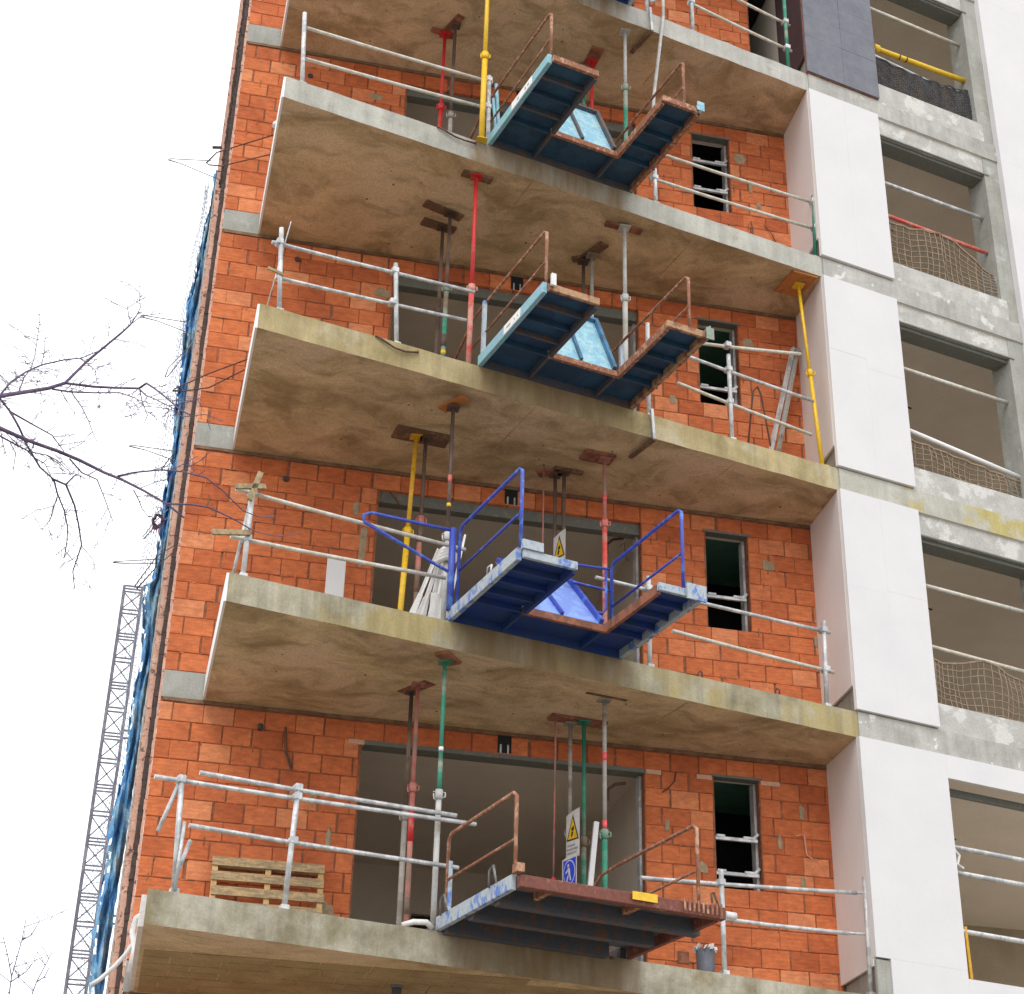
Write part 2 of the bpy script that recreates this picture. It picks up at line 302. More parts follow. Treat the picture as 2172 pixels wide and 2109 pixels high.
# ---------------------------------------------------------------- the building
BLD = thing('apartment_building', 'unfinished orange brick apartment block with raw concrete balconies and white clad pier', 'building', (0, 0, -5.6))
def fp(u, v=0): p = F(u, v, 0); return (p.x, p.y)
UE = 14.0
back = 10.0
for k in range(-1, 6):
    z = 3*k
    # slab inside, its left end shows as the grey band beside the balconies
    xl = .45 if k else .1
    poly = [(0, -.004), (xl, -.004), (xl, .07), (7.33, .07), fp(6.99), fp(UE), (fp(UE)[0], back), (0, back)]
    MB().prism(poly, z-T, z, (0, 0, 1)).build('floor_slab', [M['plaster'], M['band_left']], BLD)
    uL = 0.0 if k else -.38
    pl = [(xl if k else .1, .07), (fp(uL)[0], fp(uL)[1]), fp(6.995), (7.325, .07)]
    n = 28      # the cast edge is slightly wavy
    fr = []
    rnd = random.Random(k+40)
    for i in range(n+1):
        u = uL+(6.995-uL)*i/n; fr.append(fp(u, 0 if i in (0, n) else rnd.uniform(-.006, .006)))
    poly = [pl[0]]+fr+[pl[3]]
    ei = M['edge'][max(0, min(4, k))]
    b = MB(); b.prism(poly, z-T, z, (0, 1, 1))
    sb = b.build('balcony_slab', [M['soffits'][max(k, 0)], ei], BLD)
    if 1 <= k <= 4: MB().prism([(.425, -.02), (.4445, -2.488), (.4685, -2.488), (.449, -.02)], z-T+.004, z-.003).build('slab_side_strip', M['white_label'], BLD)  # added white strip, paints the sky-lit brightness of the slab's left side
    if k == 0:
        sb['label'] = 'lowest balcony slab with blocky underside'
        for r_ in range(7):
            y0 = -.05-.24*r_
            x = .13; first = True
            while x < 7.2:
                ln = random.uniform(.34, .5)*(.5 if first and r_ % 2 else 1); first = False; x1 = min(x+ln, 7.2)
                yf = A2.y+(x-A2.x)*DU.y/DU.x
                if y0-.24 > yf+.08:
                    dz = random.uniform(.002, .010)
                    MB().box((x+.006, y0-.232, z-T-dz), (x1-.006, y0-.006, z-T+.02)).build('soffit_block', M['soffit_board'], sb)
                x = x1
    if 1 <= k <= 4:      # tie holes, drip groove line and a few lumps left by the formwork
        rs = random.Random(k*7)
        for q in range(16):
            u = rs.uniform(.4, 6.6); y = -rs.uniform(.15, max(.3, 2.2-.24*u)); p = (F(u, 0, 0).x, y)
            yf = A2.y+(p[0]-A2.x)*DU.y/DU.x
            if y < yf+.1: continue
            MB().tube([(p[0], y, z-T-.004), (p[0], y, z-T+.004)], rs.uniform(.008, .016), 8).build('tie_plug', M['top_bed'] if rs.random() < .5 else M['mortar'], sb)
    # band past the pier, proud of the core by 3 mm
    if k >= 1:
        MB().fbox(6.998, UE, -.2, .012, z-T+.001, z-.001).build('edge_band', M['band_y'] if k == 2 else M['band'], BLD)
    elif k == 0:
        MB().fbox(6.998, UE, -.2, .012, z-T+.001, z-.001).build('edge_band', M['band'], BLD)

def rect_sub(x0, x1, holes):
    segs = [(x0, x1)]
    for h0, h1 in holes:
        ns = []
        for a, b in segs:
            if h1 <= a or h0 >= b: ns.append((a, b)); continue
            if a < h0: ns.append((a, h0))
            if b > h1: ns.append((h1, b))
        segs = ns
    return segs
RH = .2036; Z0 = .012
def openings(k):
    if k == 4: return [(2.10, 5.18, -1, 2.455), (6.86, 7.4, -1, 3)]
    return [(2.10, 5.18, -1, 2.455), (5.95, 6.48, 1.234, 2.455)]
BCACHE = {}
def brick_mesh(ln, var):
    ln = round(ln*50)/50; key = (ln, var)
    if key in BCACHE: return BCACHE[key]
    rn = random.Random(hash(key) % 9999)
    h = RH-.006; w_ = ln-.011; c = .006
    def j(): return rn.uniform(-.0022, .0022)
    fr_ = [(c+j(), -.0, c+j()), (w_-c+j(), 0, c+j()), (w_-c+j(), 0, h-c+j()), (c+j(), 0, h-c+j())]
    rim = [(0+j()*.5, c, 0), (w_+j()*.5, c, 0), (w_+j()*.5, c, h), (0+j()*.5, c, h)]
    bk = [(0, .095, 0), (w_, .095, 0), (w_, .095, h), (0, .095, h)]
    me = bpy.data.meshes.new('brick')
    fs = [(0,1,2,3)]
    for i in range(4):
        q = (i+1) % 4; fs += [(i, 4+i, 4+q, q), (4+i, 8+i, 8+q, 4+q)]
    me.from_pydata(fr_+rim+bk, [], fs)
    bm = bmesh.new(); bm.from_mesh(me); bmesh.ops.recalc_face_normals(bm, faces=bm.faces); bm.to_mesh(me); bm.free()
    if me.polygons[0].normal.y > 0: me.flip_normals()
    me.materials.append(M['brick']); BCACHE[key] = me; return me
def make_wall(k):
    z = 3*k; ops = openings(k)
    b = MB()
    # backing (recessed joints) in pieces around the openings
    y0, y1 = .011, .118
    cols = [(0.004, 2.108, z, z+CH), (2.108, 5.172, z+2.463, z+CH), (5.172, 5.958, z, z+CH), (5.958, 6.472, z, z+1.226), (5.958, 6.472, z+2.463, z+CH), (6.472, 7.318, z, z+CH)]
    if k == 4: cols = cols[:2]+[(5.172, 6.86, z, z+CH)]
    for x0, x1, za, zb in cols: b.box((x0, y0, za), (x1, y1, zb))
    w_ = b.build('brick_wall', M['joint'], BLD)
    rn = random.Random(100+k); stuff = MB()
    for r_ in range(13):
        za = z+Z0+r_*RH; offs = .147 if r_ % 2 == 0 else .35
        js = [0.0]; x = offs
        while x < 7.31: js.append(x+rn.uniform(-.008, .008)); x += .3135
        js.append(7.315)
        holes = [(h0, h1) for h0, h1, hz0, hz1 in ops if za-z < hz1-.05 and za-z+RH > hz0+.05]
        wob = rn.uniform(-.002, .002)
        for i in range(len(js)-1):
            for a, c in rect_sub(js[i], js[i+1], holes):
                if c-a < .035: continue
                if k < 0: stuff.box((a, 0, za), (c-.009, .095, za+RH-.004)); continue
                me = brick_mesh(c-a-(rn.choice((.008, .014)) if rn.random() < .16 else 0), rn.randrange(3))
                o = bpy.data.objects.new('brick', me); COL.objects.link(o); o.parent = w_
                o.location = (a, rn.uniform(-.0025, .003), za+wob+rn.uniform(-.0012, .0012)+5.6)
                o.rotation_euler = (rn.uniform(-.006, .006), rn.uniform(-.004, .004), rn.uniform(-.007, .007))
    if k < 0: tag(stuff.build('bricks', M['brick'], w_), kind='stuff')
    # mortar smears and repaired spots
    spots = {0: [(5.42,1.85,.05,.16),(6.92,1.35,.045,.15),(6.68,1.78,.045,.16),(5.80,1.42,.09,.13),(6.95,2.14,.06,.16),(1.83,1.36,.05,.24),(1.86,.62,.12,.22),(1.22,.95,.03,.1),(1.63,1.78,.03,.16)],
             1: [(5.72,1.70,.09,.18),(5.35,1.35,.09,.14),(1.96,1.72,.07,.5),(5.50,.30,.06,.28),(1.86,2.16,.07,.16),(6.72,2.1,.14,.12),(7.25,1.2,.04,.14),(1.96,.86,.09,.2)],
             2: [(1.97,2.12,.2,.14),(2.0,1.22,.07,.5),(5.36,.42,.06,.2),(1.85,.9,.08,.2),(6.6,2.18,.14,.16),(5.6,1.2,.08,.14)],
             3: [(6.62,2.16,.14,.16),(6.75,1.7,.05,.22),(6.85,1.4,.06,.1),(6.80,.8,.05,.18),(1.9,1.78,.09,.15),(1.72,2.15,.14,.1),(5.4,1.6,.12,.1)], 4: []}
    for (cx, cz, hx, hz) in spots.get(k, []):
        n = 11; vs = [(cx, -.014, z+cz)]
        for i in range(n):
            a = 2*math.pi*i/n; rr = rn.uniform(.65, 1.1)
            vs.append((cx+math.copysign(abs(math.cos(a))**.6, math.cos(a))*hx*rr*.62, -.006, z+cz+math.copysign(abs(math.sin(a))**.6, math.sin(a))*hz*rr*.55))
        for i in range(n):
            p = vs[1+i]; vs.append((p[0], .008, p[2]))
        fs = [(0, 1+i, 1+(i+1) % n) for i in range(n)]+[(1+i, 1+n+i, 1+n+(i+1) % n, 1+(i+1) % n) for i in range(n)]
        MB().add(vs, fs).build('mortar_patch', M['mortar'], w_)
    # squeezed-out mortar along the joints
    sm = MB()
    for q in range(260):
        r_ = rn.randrange(1, 13); x = rn.uniform(.02, 7.2 if k < 4 else 6.8); zz = z+Z0+r_*RH-.003
        if any(h0-.03 < x+.03 and x < h1+.03 and hz0-.05 < zz-z < hz1+.03 for h0, h1, hz0, hz1 in ops): continue
        ln = rn.uniform(.03, .14); hh = rn.uniform(.006, .016); d = rn.uniform(.002, .007)
        if any(h0-.02 < x+ln and x < h1 and hz0-.05 < zz-z < hz1+.03 for h0, h1, hz0, hz1 in ops): continue
        if rn.random() < .25: ln, hh = rn.uniform(.008, .018), rn.uniform(.04, .15)
        m_ = [(x, .004, zz-hh*.3), (x+ln*.3, .004, zz-hh*.6), (x+ln, .004, zz-hh*.1), (x+ln*.8, .004, zz+hh*.5), (x+ln*.3, .004, zz+hh*.35)]
        vs = m_+[(p[0]*.9+(x+ln/2)*.1, -d, p[2]*.85+zz*.15) for p in m_]
        sm.add(vs, [(5,6,7,8,9)]+[(i, (i+1) % 5, 5+(i+1) % 5, 5+i) for i in range(5)], 0 if rn.random() < .6 else 1)
    tag(sm.build('squeezed_mortar', [M['top_bed'], M['brick']], w_), kind='stuff')
    # thin mortar bed under the slab
    b = MB(); x = .02
    while x < 7.25:
        ln = rn.uniform(.15, .5); b.box((x, -.001-rn.random()*.006, z+2.662+rn.random()*.012), (min(x+ln, 7.3), .01, z+CH-.001)); x += ln
    b.build('top_mortar_bed', M['top_bed'], w_)
    # lintels and reveals
    (MB().box((2.09, .004, z+2.41), (5.20, .112, z+2.456)) if k == 0 else MB().box((2.103, .06, z+2.32), (5.175, .112, z+2.456))).box((2.09, .122, z+(2.42 if k == 0 else 2.34)), (5.20, .22, z+2.60)).build('door_lintel', M['steel_dark'], BLD)
    if k < 4: MB().box((5.92, -.006, z+2.447), (6.51, .112, z+2.475)).build('window_lintel', M['steel_dark'], BLD)
    MB().box((5.145, .12, z), (5.172, .24, z+2.44)).build('door_jamb', M['galv'], BLD)
    if k < 4: MB().box((6.445, .12, z+1.235), (6.475, .24, z+2.45)).box((5.955, .12, z+1.235), (5.975, .24, z+2.45)).build('window_jamb', M['galv'], BLD)
    # inner plaster leaf
    b = MB()
    for x0, x1, za, zb in cols: b.box((x0, .124, za), (x1, .20, zb))
    b.build('inner_leaf', M['plaster'], BLD)
    if k >= 0:
        if k == 0:      # pale cut bricks at the ends of the lintels
            for x, ln in ((1.96, .17), (5.19, .17), (5.76, .17), (6.49, .22)):
                MB().box((x, -.012, z+2.40), (x+ln, .05, z+2.452)).build('end_brick', M['brick_pale'], w_, bevel=.003)
        zz = {0: [1.76, 1.38], 1: [1.62], 2: [1.46], 3: [2.02, 1.55], 4: []}[k]
        for q in zz:       # guard bars of the small window
            MB().box((5.955, .03, z+q), (6.44, .062, z+q+.035)).box((5.975, .022, z+q+.03), (6.07, .055, z+q+.055)).box((6.28, .022, z+q+.03), (6.38, .055, z+q+.055)).bar((6.38, .04, z+q+.03), (6.45, .05, z+q+.10), .03, .03).build('window_guard_bar', M['galv'], BLD)
        # dark service slot cut in the brick course over the opening
        MB().box((3.55, -.007, z+2.47), (3.70, .02, z+2.66)).build('service_slot', M['black'], w_)
        for x in (3.575, 3.655): MB().box((x, -.012, z+2.46), (x+.018, .0, z+2.56)).build('slot_bracket', M['galv'], w_)
for k in range(-1, 5): make_wall(k)

# rooms behind
for k in range(-1, 5):
    z = 3*k
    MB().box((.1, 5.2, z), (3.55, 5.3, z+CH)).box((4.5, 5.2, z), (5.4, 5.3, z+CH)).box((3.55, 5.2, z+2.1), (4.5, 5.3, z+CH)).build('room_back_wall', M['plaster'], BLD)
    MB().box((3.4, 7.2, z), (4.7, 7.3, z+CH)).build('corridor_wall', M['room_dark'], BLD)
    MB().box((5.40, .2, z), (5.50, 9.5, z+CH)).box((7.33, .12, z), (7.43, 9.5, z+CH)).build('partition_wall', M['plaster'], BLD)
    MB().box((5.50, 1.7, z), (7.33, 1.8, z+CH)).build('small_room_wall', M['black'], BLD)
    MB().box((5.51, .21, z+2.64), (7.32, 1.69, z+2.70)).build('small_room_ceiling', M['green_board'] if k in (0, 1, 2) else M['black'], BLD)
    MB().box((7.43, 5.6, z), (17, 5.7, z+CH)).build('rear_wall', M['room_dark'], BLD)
    MB().box((0.0, .125, z), (.10, back, z+CH)).build('side_wall', M['joint'], BLD)
    # conduits hanging from the room ceilings
    MB().tube([(9.3, 1.3, z+2.71), (9.3, 1.3, z+2.55), (9.33, 1.28, z+2.47), (9.40, 1.28, z+2.45)], .014, 6).build('hanging_conduit', M['wire'], BLD)
    if k in (0, 1): MB().tube([(5.05, .3, z+2.38), (4.93, .32, z+2.36), (4.86, .34, z+2.30), (4.86, .34, z+2.18)], .016, 6).build('hanging_conduit', M['wire'], BLD)
# ground storeys
MB().box((0, .0, -5.6), (14, .2, -3.3)).box((0, .2, -5.6), (.2, back, -3.3)).build('base_wall', M['band_left'], BLD)
MB().box((0, back, -5.6), (16, back+.2, 15)).build('rear_facade', M['white'], BLD)

# pier, white cladding, bays to the right
for k in range(-1, 5):
    z = 3*k
    side = M['white_side'] if k < 4 else M['brown_panel']
    p1, p2, p3, p4 = fp(6.997, -.005), fp(8.06, -.005), fp(8.06, -.8), (7.335, .11)
    MB().prism([p1, p2, p3, p4], z, z+CH).build('pier_core', M['band_left'], BLD)
    a, b_ = Vector(fp(6.992, .0)), Vector((7.30, .0)); d = (b_-a).normalized(); nn = Vector((-d.y, d.x)); 
    if nn.x > 0: nn = -nn
    zb = z+.30
    q = [a, b_, b_+nn*.03, a+nn*.03]
    MB().prism([(x.x, x.y) for x in q], zb, z+CH-.002).build('pier_side_panel', side, BLD)
    if k == 0:
        MB().fbox(6.962, 8.10, 0, .05, z+.38, z+CH-.004).fbox(7.14, 8.10, 0, .05, z+.002, z+.379).fbox(8.101, UE, 0, .05, z+2.44, z+CH-.004).fbox(8.101, UE, 0, .05, z+.002, z+.30).build('white_facade_panel', M['white'], BLD)
        MB().fbox(6.97, 7.138, 0, .035, z+.0, z+.36).build('concrete_stub', M['band_left'], BLD)
    elif k < 4:
        wp = MB().fbox(6.966, 8.061, 0, .045, z+.017, z+CH-.006).build('white_facade_panel', M['white_side'], BLD)
        for ua, ub in ((6.962, 7.5127), (7.5133, 8.065)):
            za = z+.015; brk = random.uniform(1.0, 1.7)
            for zc, zd in ((za, z+brk-.0003), (z+brk+.0003, z+CH-.004)): MB().fbox(ua, ub, .045, .05+random.uniform(0, .0018), zc, zd).build('cladding_board', M['white'], wp)
    else:
        sp = MB().fbox(6.965, 8.12, 0, .03, z+.0, z+CH-.004).build('slate_backing', M['joint'], BLD)
        zz = z+.01; r_ = 0
        hs = [.30, .34, .36, .36, .36, .36, .36, .26]
        for h in hs:
            if zz+h > z+CH+.1: break
            for (ua, ub) in ((6.960, 7.556), (7.558, 8.125)):
                MB().fbox(ua, ub-.002, .03, .05+random.uniform(0, .003), zz, min(zz+h-.002, z+CH)).build('slate_panel', M['slate'], sp)
            zz += h
    u0 = 8.067
    if k >= 1:
        MB().fbox(u0, 9.93, -.30, .005, z+.0, z+.32).build('sill_block', M['render'], BLD)
        MB().fbox(u0, 9.93, -.30, -.02, z+2.42, z+CH).build('opening_lintel', M['render'], BLD)
        MB().fbox(u0, 9.93, -.016, .0, z+2.405, z+2.425).fbox(u0, 9.93, -.28, -.06, z+2.36, z+2.418).build('lintel_drip', M['galv' if k == 9 else 'steel_dark'], BLD)
        MB().fbox(9.86, 10.11, -.35, -.01, z+0, z+CH).build('grey_jamb', M['band_left'], BLD)
        MB().fbox(10.11, UE, -.1, .08, z-T+.002, z+CH+.001).build('white_corner_pier', M['white'], BLD)
    elif k == 0:
        MB().fbox(8.115, UE, -.25, -.21, z+2.36, z+2.44).build('opening_lintel', M['steel_dark'], BLD)
    # ceilings of the bays are the slabs; a light partition closes the bay on the left
MB().fbox(10.11, UE, -.1, .08, 3*5-T+.002, 21).fbox(6.96, 10.1, -.3, .03, 15.002, 21).build('upper_cladding', M['white'], BLD)
MB().box((0, .0, 15.002), (7.3, .2, 21)).box((0, back, 15.01), (16, back+.2, 21)).build('upper_wall', M['brick'], BLD)
# lip of white stuff on lower left and the ragged vertical strips at the corner
rn = random.Random(5)
def strip(name, x0, x1, y, z0, z1, mat, jag=.008, step=.09, label=None):
    b = MB(); z = z0
    while z < z1:
        h = min(step*rn.uniform(.6, 1.3), z1-z); j1, j2 = rn.uniform(-jag, jag), rn.uniform(-jag, jag)
        b.box((x0+j1, y+rn.uniform(0, .01), z), (x1+j2, y+.09, z+h-.0005)); z += h
    return b.build(name, mat, BLD)
strip('corner_brick_edge', -.028, -.001, .004, -.9, 14, M['pink_brick'], .004)
strip('corner_gap', -.075, -.028, .06, -.9, 13, M['dark_gap'], .006)
strip('outer_brick_leaf', -.135, -.075, .12, -.9, 9.4, M['pink_brick'], .006)
strip('outer_render', -.155, -.135, .22, -.9, 9.6, M['render'], .004)
strip('corner_backing', -.15, -.002, .34, -.9, 13.5, M['pink_brick'], 0, .3)
strip('corner_flashing', -.105, -.076, .3, 9.4, 14, M['dark_gap'], .008, .05)
# scraps of plastic along the side of the lowest slab
b = MB(); z = -.3
pts = [F(-.40, .0, -.02), F(-.40, -.05, -.12), F(-.41, -.3, -.2)]
b.box((.055, -2.45, -.285), (.10, -.02, -.02)).build('slab_side_strip', M['plastic'], BLD)

# vertical seams / formwork joints on upper undersides: one raised line each
for k in range(1, 5):
    for u in ({1: (4.9,), 2: (3.1, 5.6), 3: (3.0, 5.2), 4: (5.0, 3.3)}[k]):
        MB().fbox(u, u+.012, -1.4+.1*u, -.03, 3*k-T-.004, 3*k-T+.003).build('formwork_seam', M['soffit'], BLD)

# cables and boxes on the brick wall
def onwall(name, pts, r, m=None): return MB().tube([Vector((x, -.02-.01*(i % 2), z)) for i, (x, z) in enumerate(pts)], r, 6).build(name, m or M['wire'], BLD)
onwall('wall_cable', [(1.30, 2.50), (1.31, 2.35), (1.33, 2.22), (1.38, 2.10), (1.40, 2.06)], .014)
onwall('wall_cable', [(5.52, 2.44), (5.50, 2.34), (5.44, 2.26), (5.36, 2.2)], .008)
MB().box((5.50, -.012, .40), (5.62, .0, .52)).build('junction_box', M['board_red'], BLD)
MB().tube([(1.04, -.03, 2.44), (1.04, -.02, 2.5)], .03, 10).build('conduit_stub', M['dark_gap'], BLD)
for x, z in ((1.05, 5.42), (.93, 8.42), (.85, 11.3)): MB().tube([(x, -.02, z), (x, .01, z)], .035, 10).build('conduit_stub', M['dark_gap'], BLD)
onwall('wall_cable', [(6.86, 1.86), (6.95, 1.88), (6.97, 1.66), (7.03, 1.62)], .007, M['brick_pale'])
onwall('wall_cable', [(6.72, 10.12), (6.74, 10.0), (6.73, 9.85), (6.75, 9.8)], .006)
onwall('wall_cable', [(6.90, 10.1), (7.0, 9.95), (7.06, 9.82)], .006)
onwall('wall_cable', [(2.22, 5.42), (2.30, 5.33), (2.34, 5.26)], .012)
onwall('wall_cable', [(4.92, 5.1), (4.97, 5.16), (4.98, 5.05), (5.0, 4.92)], .012)
# drain pipe under the lowest slab
t = MB().tube([(2.44, -1.12, -T), (2.44, -1.12, -.9)], .045, 12).tube([(2.44, -1.12, -T), (2.44, -1.12, -T-.03)], .055, 12).build('drain_pipe', M['bucket'], None, True)
tag(t, 'dark grey drain pipe hanging under the lowest balcony', 'pipe')

# ---------------------------------------------------------------- steel props
def prop(x, y, k, lo, hi, label, split=.55, lean=(0, 0), r=.028, short=0, collar=None, bands=(), board=True, z0=0, rot=0):
    """telescopic prop standing on storey k at (x, y); lean shifts the foot"""
    z = 3*k; zt = z+CH-short
    t = thing('steel_prop', label, 'prop', (x+lean[0], y+lean[1], z), 0, 'telescopic props between the balcony slabs')
    foot = Vector((x+lean[0], y+lean[1], z+z0)); top = Vector((x, y, zt))
    zs = split; mid = foot.lerp(top, zs)
    def sq(p, s, za, zb, a=0):
        b = MB(); c = math.cos(a)*s; q = math.sin(a)*s
        b.prism([(p.x-c+q, p.y-q-c), (p.x+c+q, p.y+q-c), (p.x+c-q, p.y+q+c), (p.x-c-q, p.y-q+c)], za, zb); return b
    sq(foot, .06, foot.z, foot.z+.008).build('base_plate', lo, t)
    sq(top, .065, zt-.01, zt-.001, rot).build('head_plate', hi, t)
    MB().tube([foot+V(0,0,.006), mid], r, 10).build('outer_tube', lo, t, True)
    MB().tube([mid-V(0,0,.01), top-V(0,0,.008)], r*.78, 10).build('inner_tube', hi, t, True)
    cm = collar or lo
    b = MB(); b.tube([mid-V(0,0,.05), mid+V(0,0,.045)], r*1.35, 10); b.tube([mid+V(-.055,-.02,.0), mid+V(-.05,-.02,-.05), mid+V(-.03,-.01,-.06)], .007, 5); b.tube([mid+V(.055,-.02,.02), mid+V(.06,-.01,-.02), mid+V(.03,-.01,-.03)], .007, 5)
    b.tube([mid+V(-.06, -.01, .02), mid+V(.06, -.01, .02)], .006, 5)
    b.build('adjusting_collar', cm, t, True)
    ax = (top-foot)
    for f0, f1, m in bands:
        MB().tube([foot+ax*f0, foot+ax*f1], (r if f1 <= zs else r*.78)+.002, 10).build('paint_band', m, t, True)
    return t
def board(x, y, k, lx, ly, rot, mat, label, th=.028, tilt=0, drop=0, cat='board'):
    z = 3*k+CH-th-.001-drop
    c, s = math.cos(rot), math.sin(rot)
    vs = MB().box((-lx/2, -ly/2, 0), (lx/2, ly/2, th), 0, lambda p: Vector((x+p.x*c-p.y*s, y+p.x*s+p.y*c, z+p.z+p.x*tilt)))
    o = vs.build('packing_board', mat); tag(o, label, cat, 'timber boards packed on the props under the slabs'); return o
TB = .032
# storey 0
prop(2.474, -.82, 0, M['grey_prop'], M['dark_prop'], 'grey steel prop leftmost of the three in front of the lowest wide doorway', .52)
prop(2.499, -1.04, 0, M['redrust_prop'], M['redrust_prop'], 'red and rusty prop between a grey and a green one, lowest balcony', .60, bands=((.40,.52,M['red']),(.14,.2,M['dark_prop'])), lean=(.01,0))
prop(2.643, -1.738, 0, M['white_prop'], M['green_prop'], 'prop green above and pale below, near the lowest balcony edge', .50, bands=((.5,.62,M['green_prop']),(.66,.675,M['white_label'])), short=TB)
prop(4.219, -.505, 0, M['grey_prop'], M['grey_prop'], 'grey prop carrying the yellow triangle sign on the lowest balcony', .56, short=TB)
prop(4.344, -.588, 0, M['green_prop'], M['green_prop'], 'green prop just behind the yellow triangle sign, lowest balcony', .52, short=TB)
prop(4.405, -1.162, 0, M['green_prop'], M['grey_prop'], 'green and grey prop with two pink marks, right of the signs, lowest balcony', .48, bands=((.50,.53,M['pink']),(.76,.79,M['pink'])), lean=(0,0))
board(2.66, -1.80, 0, .30, .14, .9, M['board_red'], 'small red brown board above the green and pale prop, lowest balcony', TB-.004, drop=0)
board(4.28, -.56, 0, .62, .16, .12, M['board_red'], 'long orange brown board over the pair of props beside the signs, lowest balcony', TB-.004)
board(2.50, -.95, 0, .16, .42, .55, M['board_red'], 'rust coloured curved board end over the red prop, lowest balcony', .004)
board(4.40, -1.26, 0, .46, .05, .2, M['board_dark'], 'thin dark strip over the prop with pink marks, lowest balcony', .004)
# storey 1
prop(2.36, -.87, 1, M['yellow'], M['yellow_or'], 'bright yellow leaning prop before the doorway with the blue platform', .56, lean=(-.075, .0), r=.032, short=TB)
prop(2.47, -.86, 1, M['redrust_prop'], M['dark_prop'], 'rusty red prop close behind the bright yellow leaning one', .62, short=TB, lean=(-.02,0), bands=((.52,.60,M['dark_prop']),(.3,.5,M['redrust_prop'])))
prop(2.629, -1.606, 1, M['white_prop'], M['dark_prop'], 'tall prop brown above and pale below, behind the blue swing gate', .42, short=TB+.03, bands=((.66,.69,M['red_pink']),(.55,.565,M['yellow'])))
prop(4.035, -.443, 1, M['dark_prop'], M['dark_prop'], 'dark prop with the yellow sign above the blue platform', .5, short=TB)
prop(4.117, -.527, 1, M['grey_prop'], M['dark_prop'], 'dark grey prop just right of the yellow sign above the blue platform', .5, short=TB)
prop(4.477, -.929, 1, M['red_pink'], M['redrust_prop'], 'faded red prop behind the right side of the blue platform', .70, short=TB, bands=((.80,.83,M['pink']),))
board(2.42, -.86, 1, .62, .26, .12, M['board_dark'], 'wide brown board over the yellow prop and its rusty neighbour', TB-.004)
board(2.63, -1.62, 1, .36, .12, -1.0, M['orange_ply'], 'orange brown tilted board on the tall brown and pale prop', TB-.004, tilt=-.0)
board(4.40, -.93, 1, .36, .22, .12, M['board_red'], 'brown square board over the faded red prop by the blue platform', TB-.004)
board(3.98, -.46, 1, .30, .12, -.5, M['board_red'], 'small red brown board over the dark prop with the yellow sign', TB-.004)
board(4.16, -.55, 1, .34, .07, .1, M['board_dark'], 'thin dark board over the prop right of the yellow sign', TB-.004)
# storey 2
prop(2.553, -.724, 2, M['dark_prop'], M['dark_prop'], 'dark brown prop left of the green one, below the two stacked brown boards', .55, short=TB)
prop(2.586, -1.009, 2, M['green_prop'], M['dark_prop'], 'green and brown prop right of the dark one, below the tilted brown board', .6, short=TB, bands=((.3,.36,M['dark_prop']),(.26,.28,M['yellow'])))
prop(2.747, -1.737, 2, M['red_pink'], M['red'], 'bright red prop at the balcony edge left of the upper teal platform', .42, short=TB, r=.031)
prop(4.339, -.499, 2, M['dark_prop'], M['dark_prop'], 'shorter dark prop of the pair above the teal platform with the blue sign', .5, short=TB)
prop(4.404, -.647, 2, M['white_prop'], M['grey_prop'], 'pale prop of the pair above the teal platform with the blue sign', .45, short=TB)
prop(4.633, -1.266, 2, M['white_prop'], M['white_prop'], 'long pale grey prop with round collar behind the teal platform', .62, short=TB, r=.031)
prop(7.03, -.70, 2, M['yellow'], M['yellow'], 'yellow prop leaning beside the white pier at the balcony end', .50, short=TB, lean=(.07,-.17), r=.026)
board(2.50, -.72, 2, .42, .13, .22, M['board_dark'], 'lower dark brown board of the two beside the red prop', TB-.004)
board(2.50, -1.02, 2, .50, .12, .35, M['board_dark'], 'upper dark brown board, nearer the edge, left of the red prop', TB-.004)
board(2.76, -1.72, 2, .36, .10, .16, M['board_dark'], 'dark brown board on top of the bright red prop', TB-.004)
board(4.32, -.54, 2, .26, .10, -.5, M['board_dark'], 'dark board over the shorter prop above the teal platform', TB-.004)
board(4.42, -.72, 2, .13, .36, .45, M['board_dark'], 'dark tilted board over the pale prop above the teal platform', TB-.004)
board(4.63, -1.24, 2, .46, .09, .12, M['board_red'], 'thin red brown board on the long pale prop with round collar', TB-.004)
board(7.00, -.70, 2, .34, .46, .15, M['orange_ply'], 'orange plywood plate under the slab on the yellow prop by the pier', TB-.004)
# storey 3
prop(2.439, -.776, 3, M['red'], M['red'], 'bright red prop with flat head on the highest full balcony', .55, short=TB)
prop(2.537, -.962, 3, M['grey_prop'], M['dark_prop'], 'grey prop right of the bright red one on the highest full balcony', .45, short=TB)
prop(2.742, -1.99, 3, M['yellow'], M['yellow'], 'bright yellow prop at the edge of the highest full balcony', .47, r=.034)
prop(4.371, -.754, 3, M['red'], M['red'], 'short visible red prop behind the highest teal platform', .55, short=TB)
prop(4.30, -.62, 3, M['green_prop'], M['green_prop'], 'dark green prop left of the red one behind the highest teal platform', .55, short=TB)
prop(4.643, -1.336, 3, M['green_prop'], M['white_prop'], 'prop pale above and dark green below behind the highest teal platform', .66, short=0)
board(2.41, -.77, 3, .30, .08, .22, M['board_red'], 'dark red board on the red prop, highest full balcony', TB-.004)
board(2.52, -.98, 3, .10, .30, .4, M['board_red'], 'rust red tilted board on the grey prop, highest full balcony', TB-.004)
board(.73, -2.15, 3, .26, .26, .35, M['orange_ply'], 'orange plywood square stuck under the slab near its left corner', TB-.004)
board(4.37, -.80, 3, .16, .40, .1, M['board_red'], 'rust red tilted board over the red prop behind the highest teal platform', TB-.004)
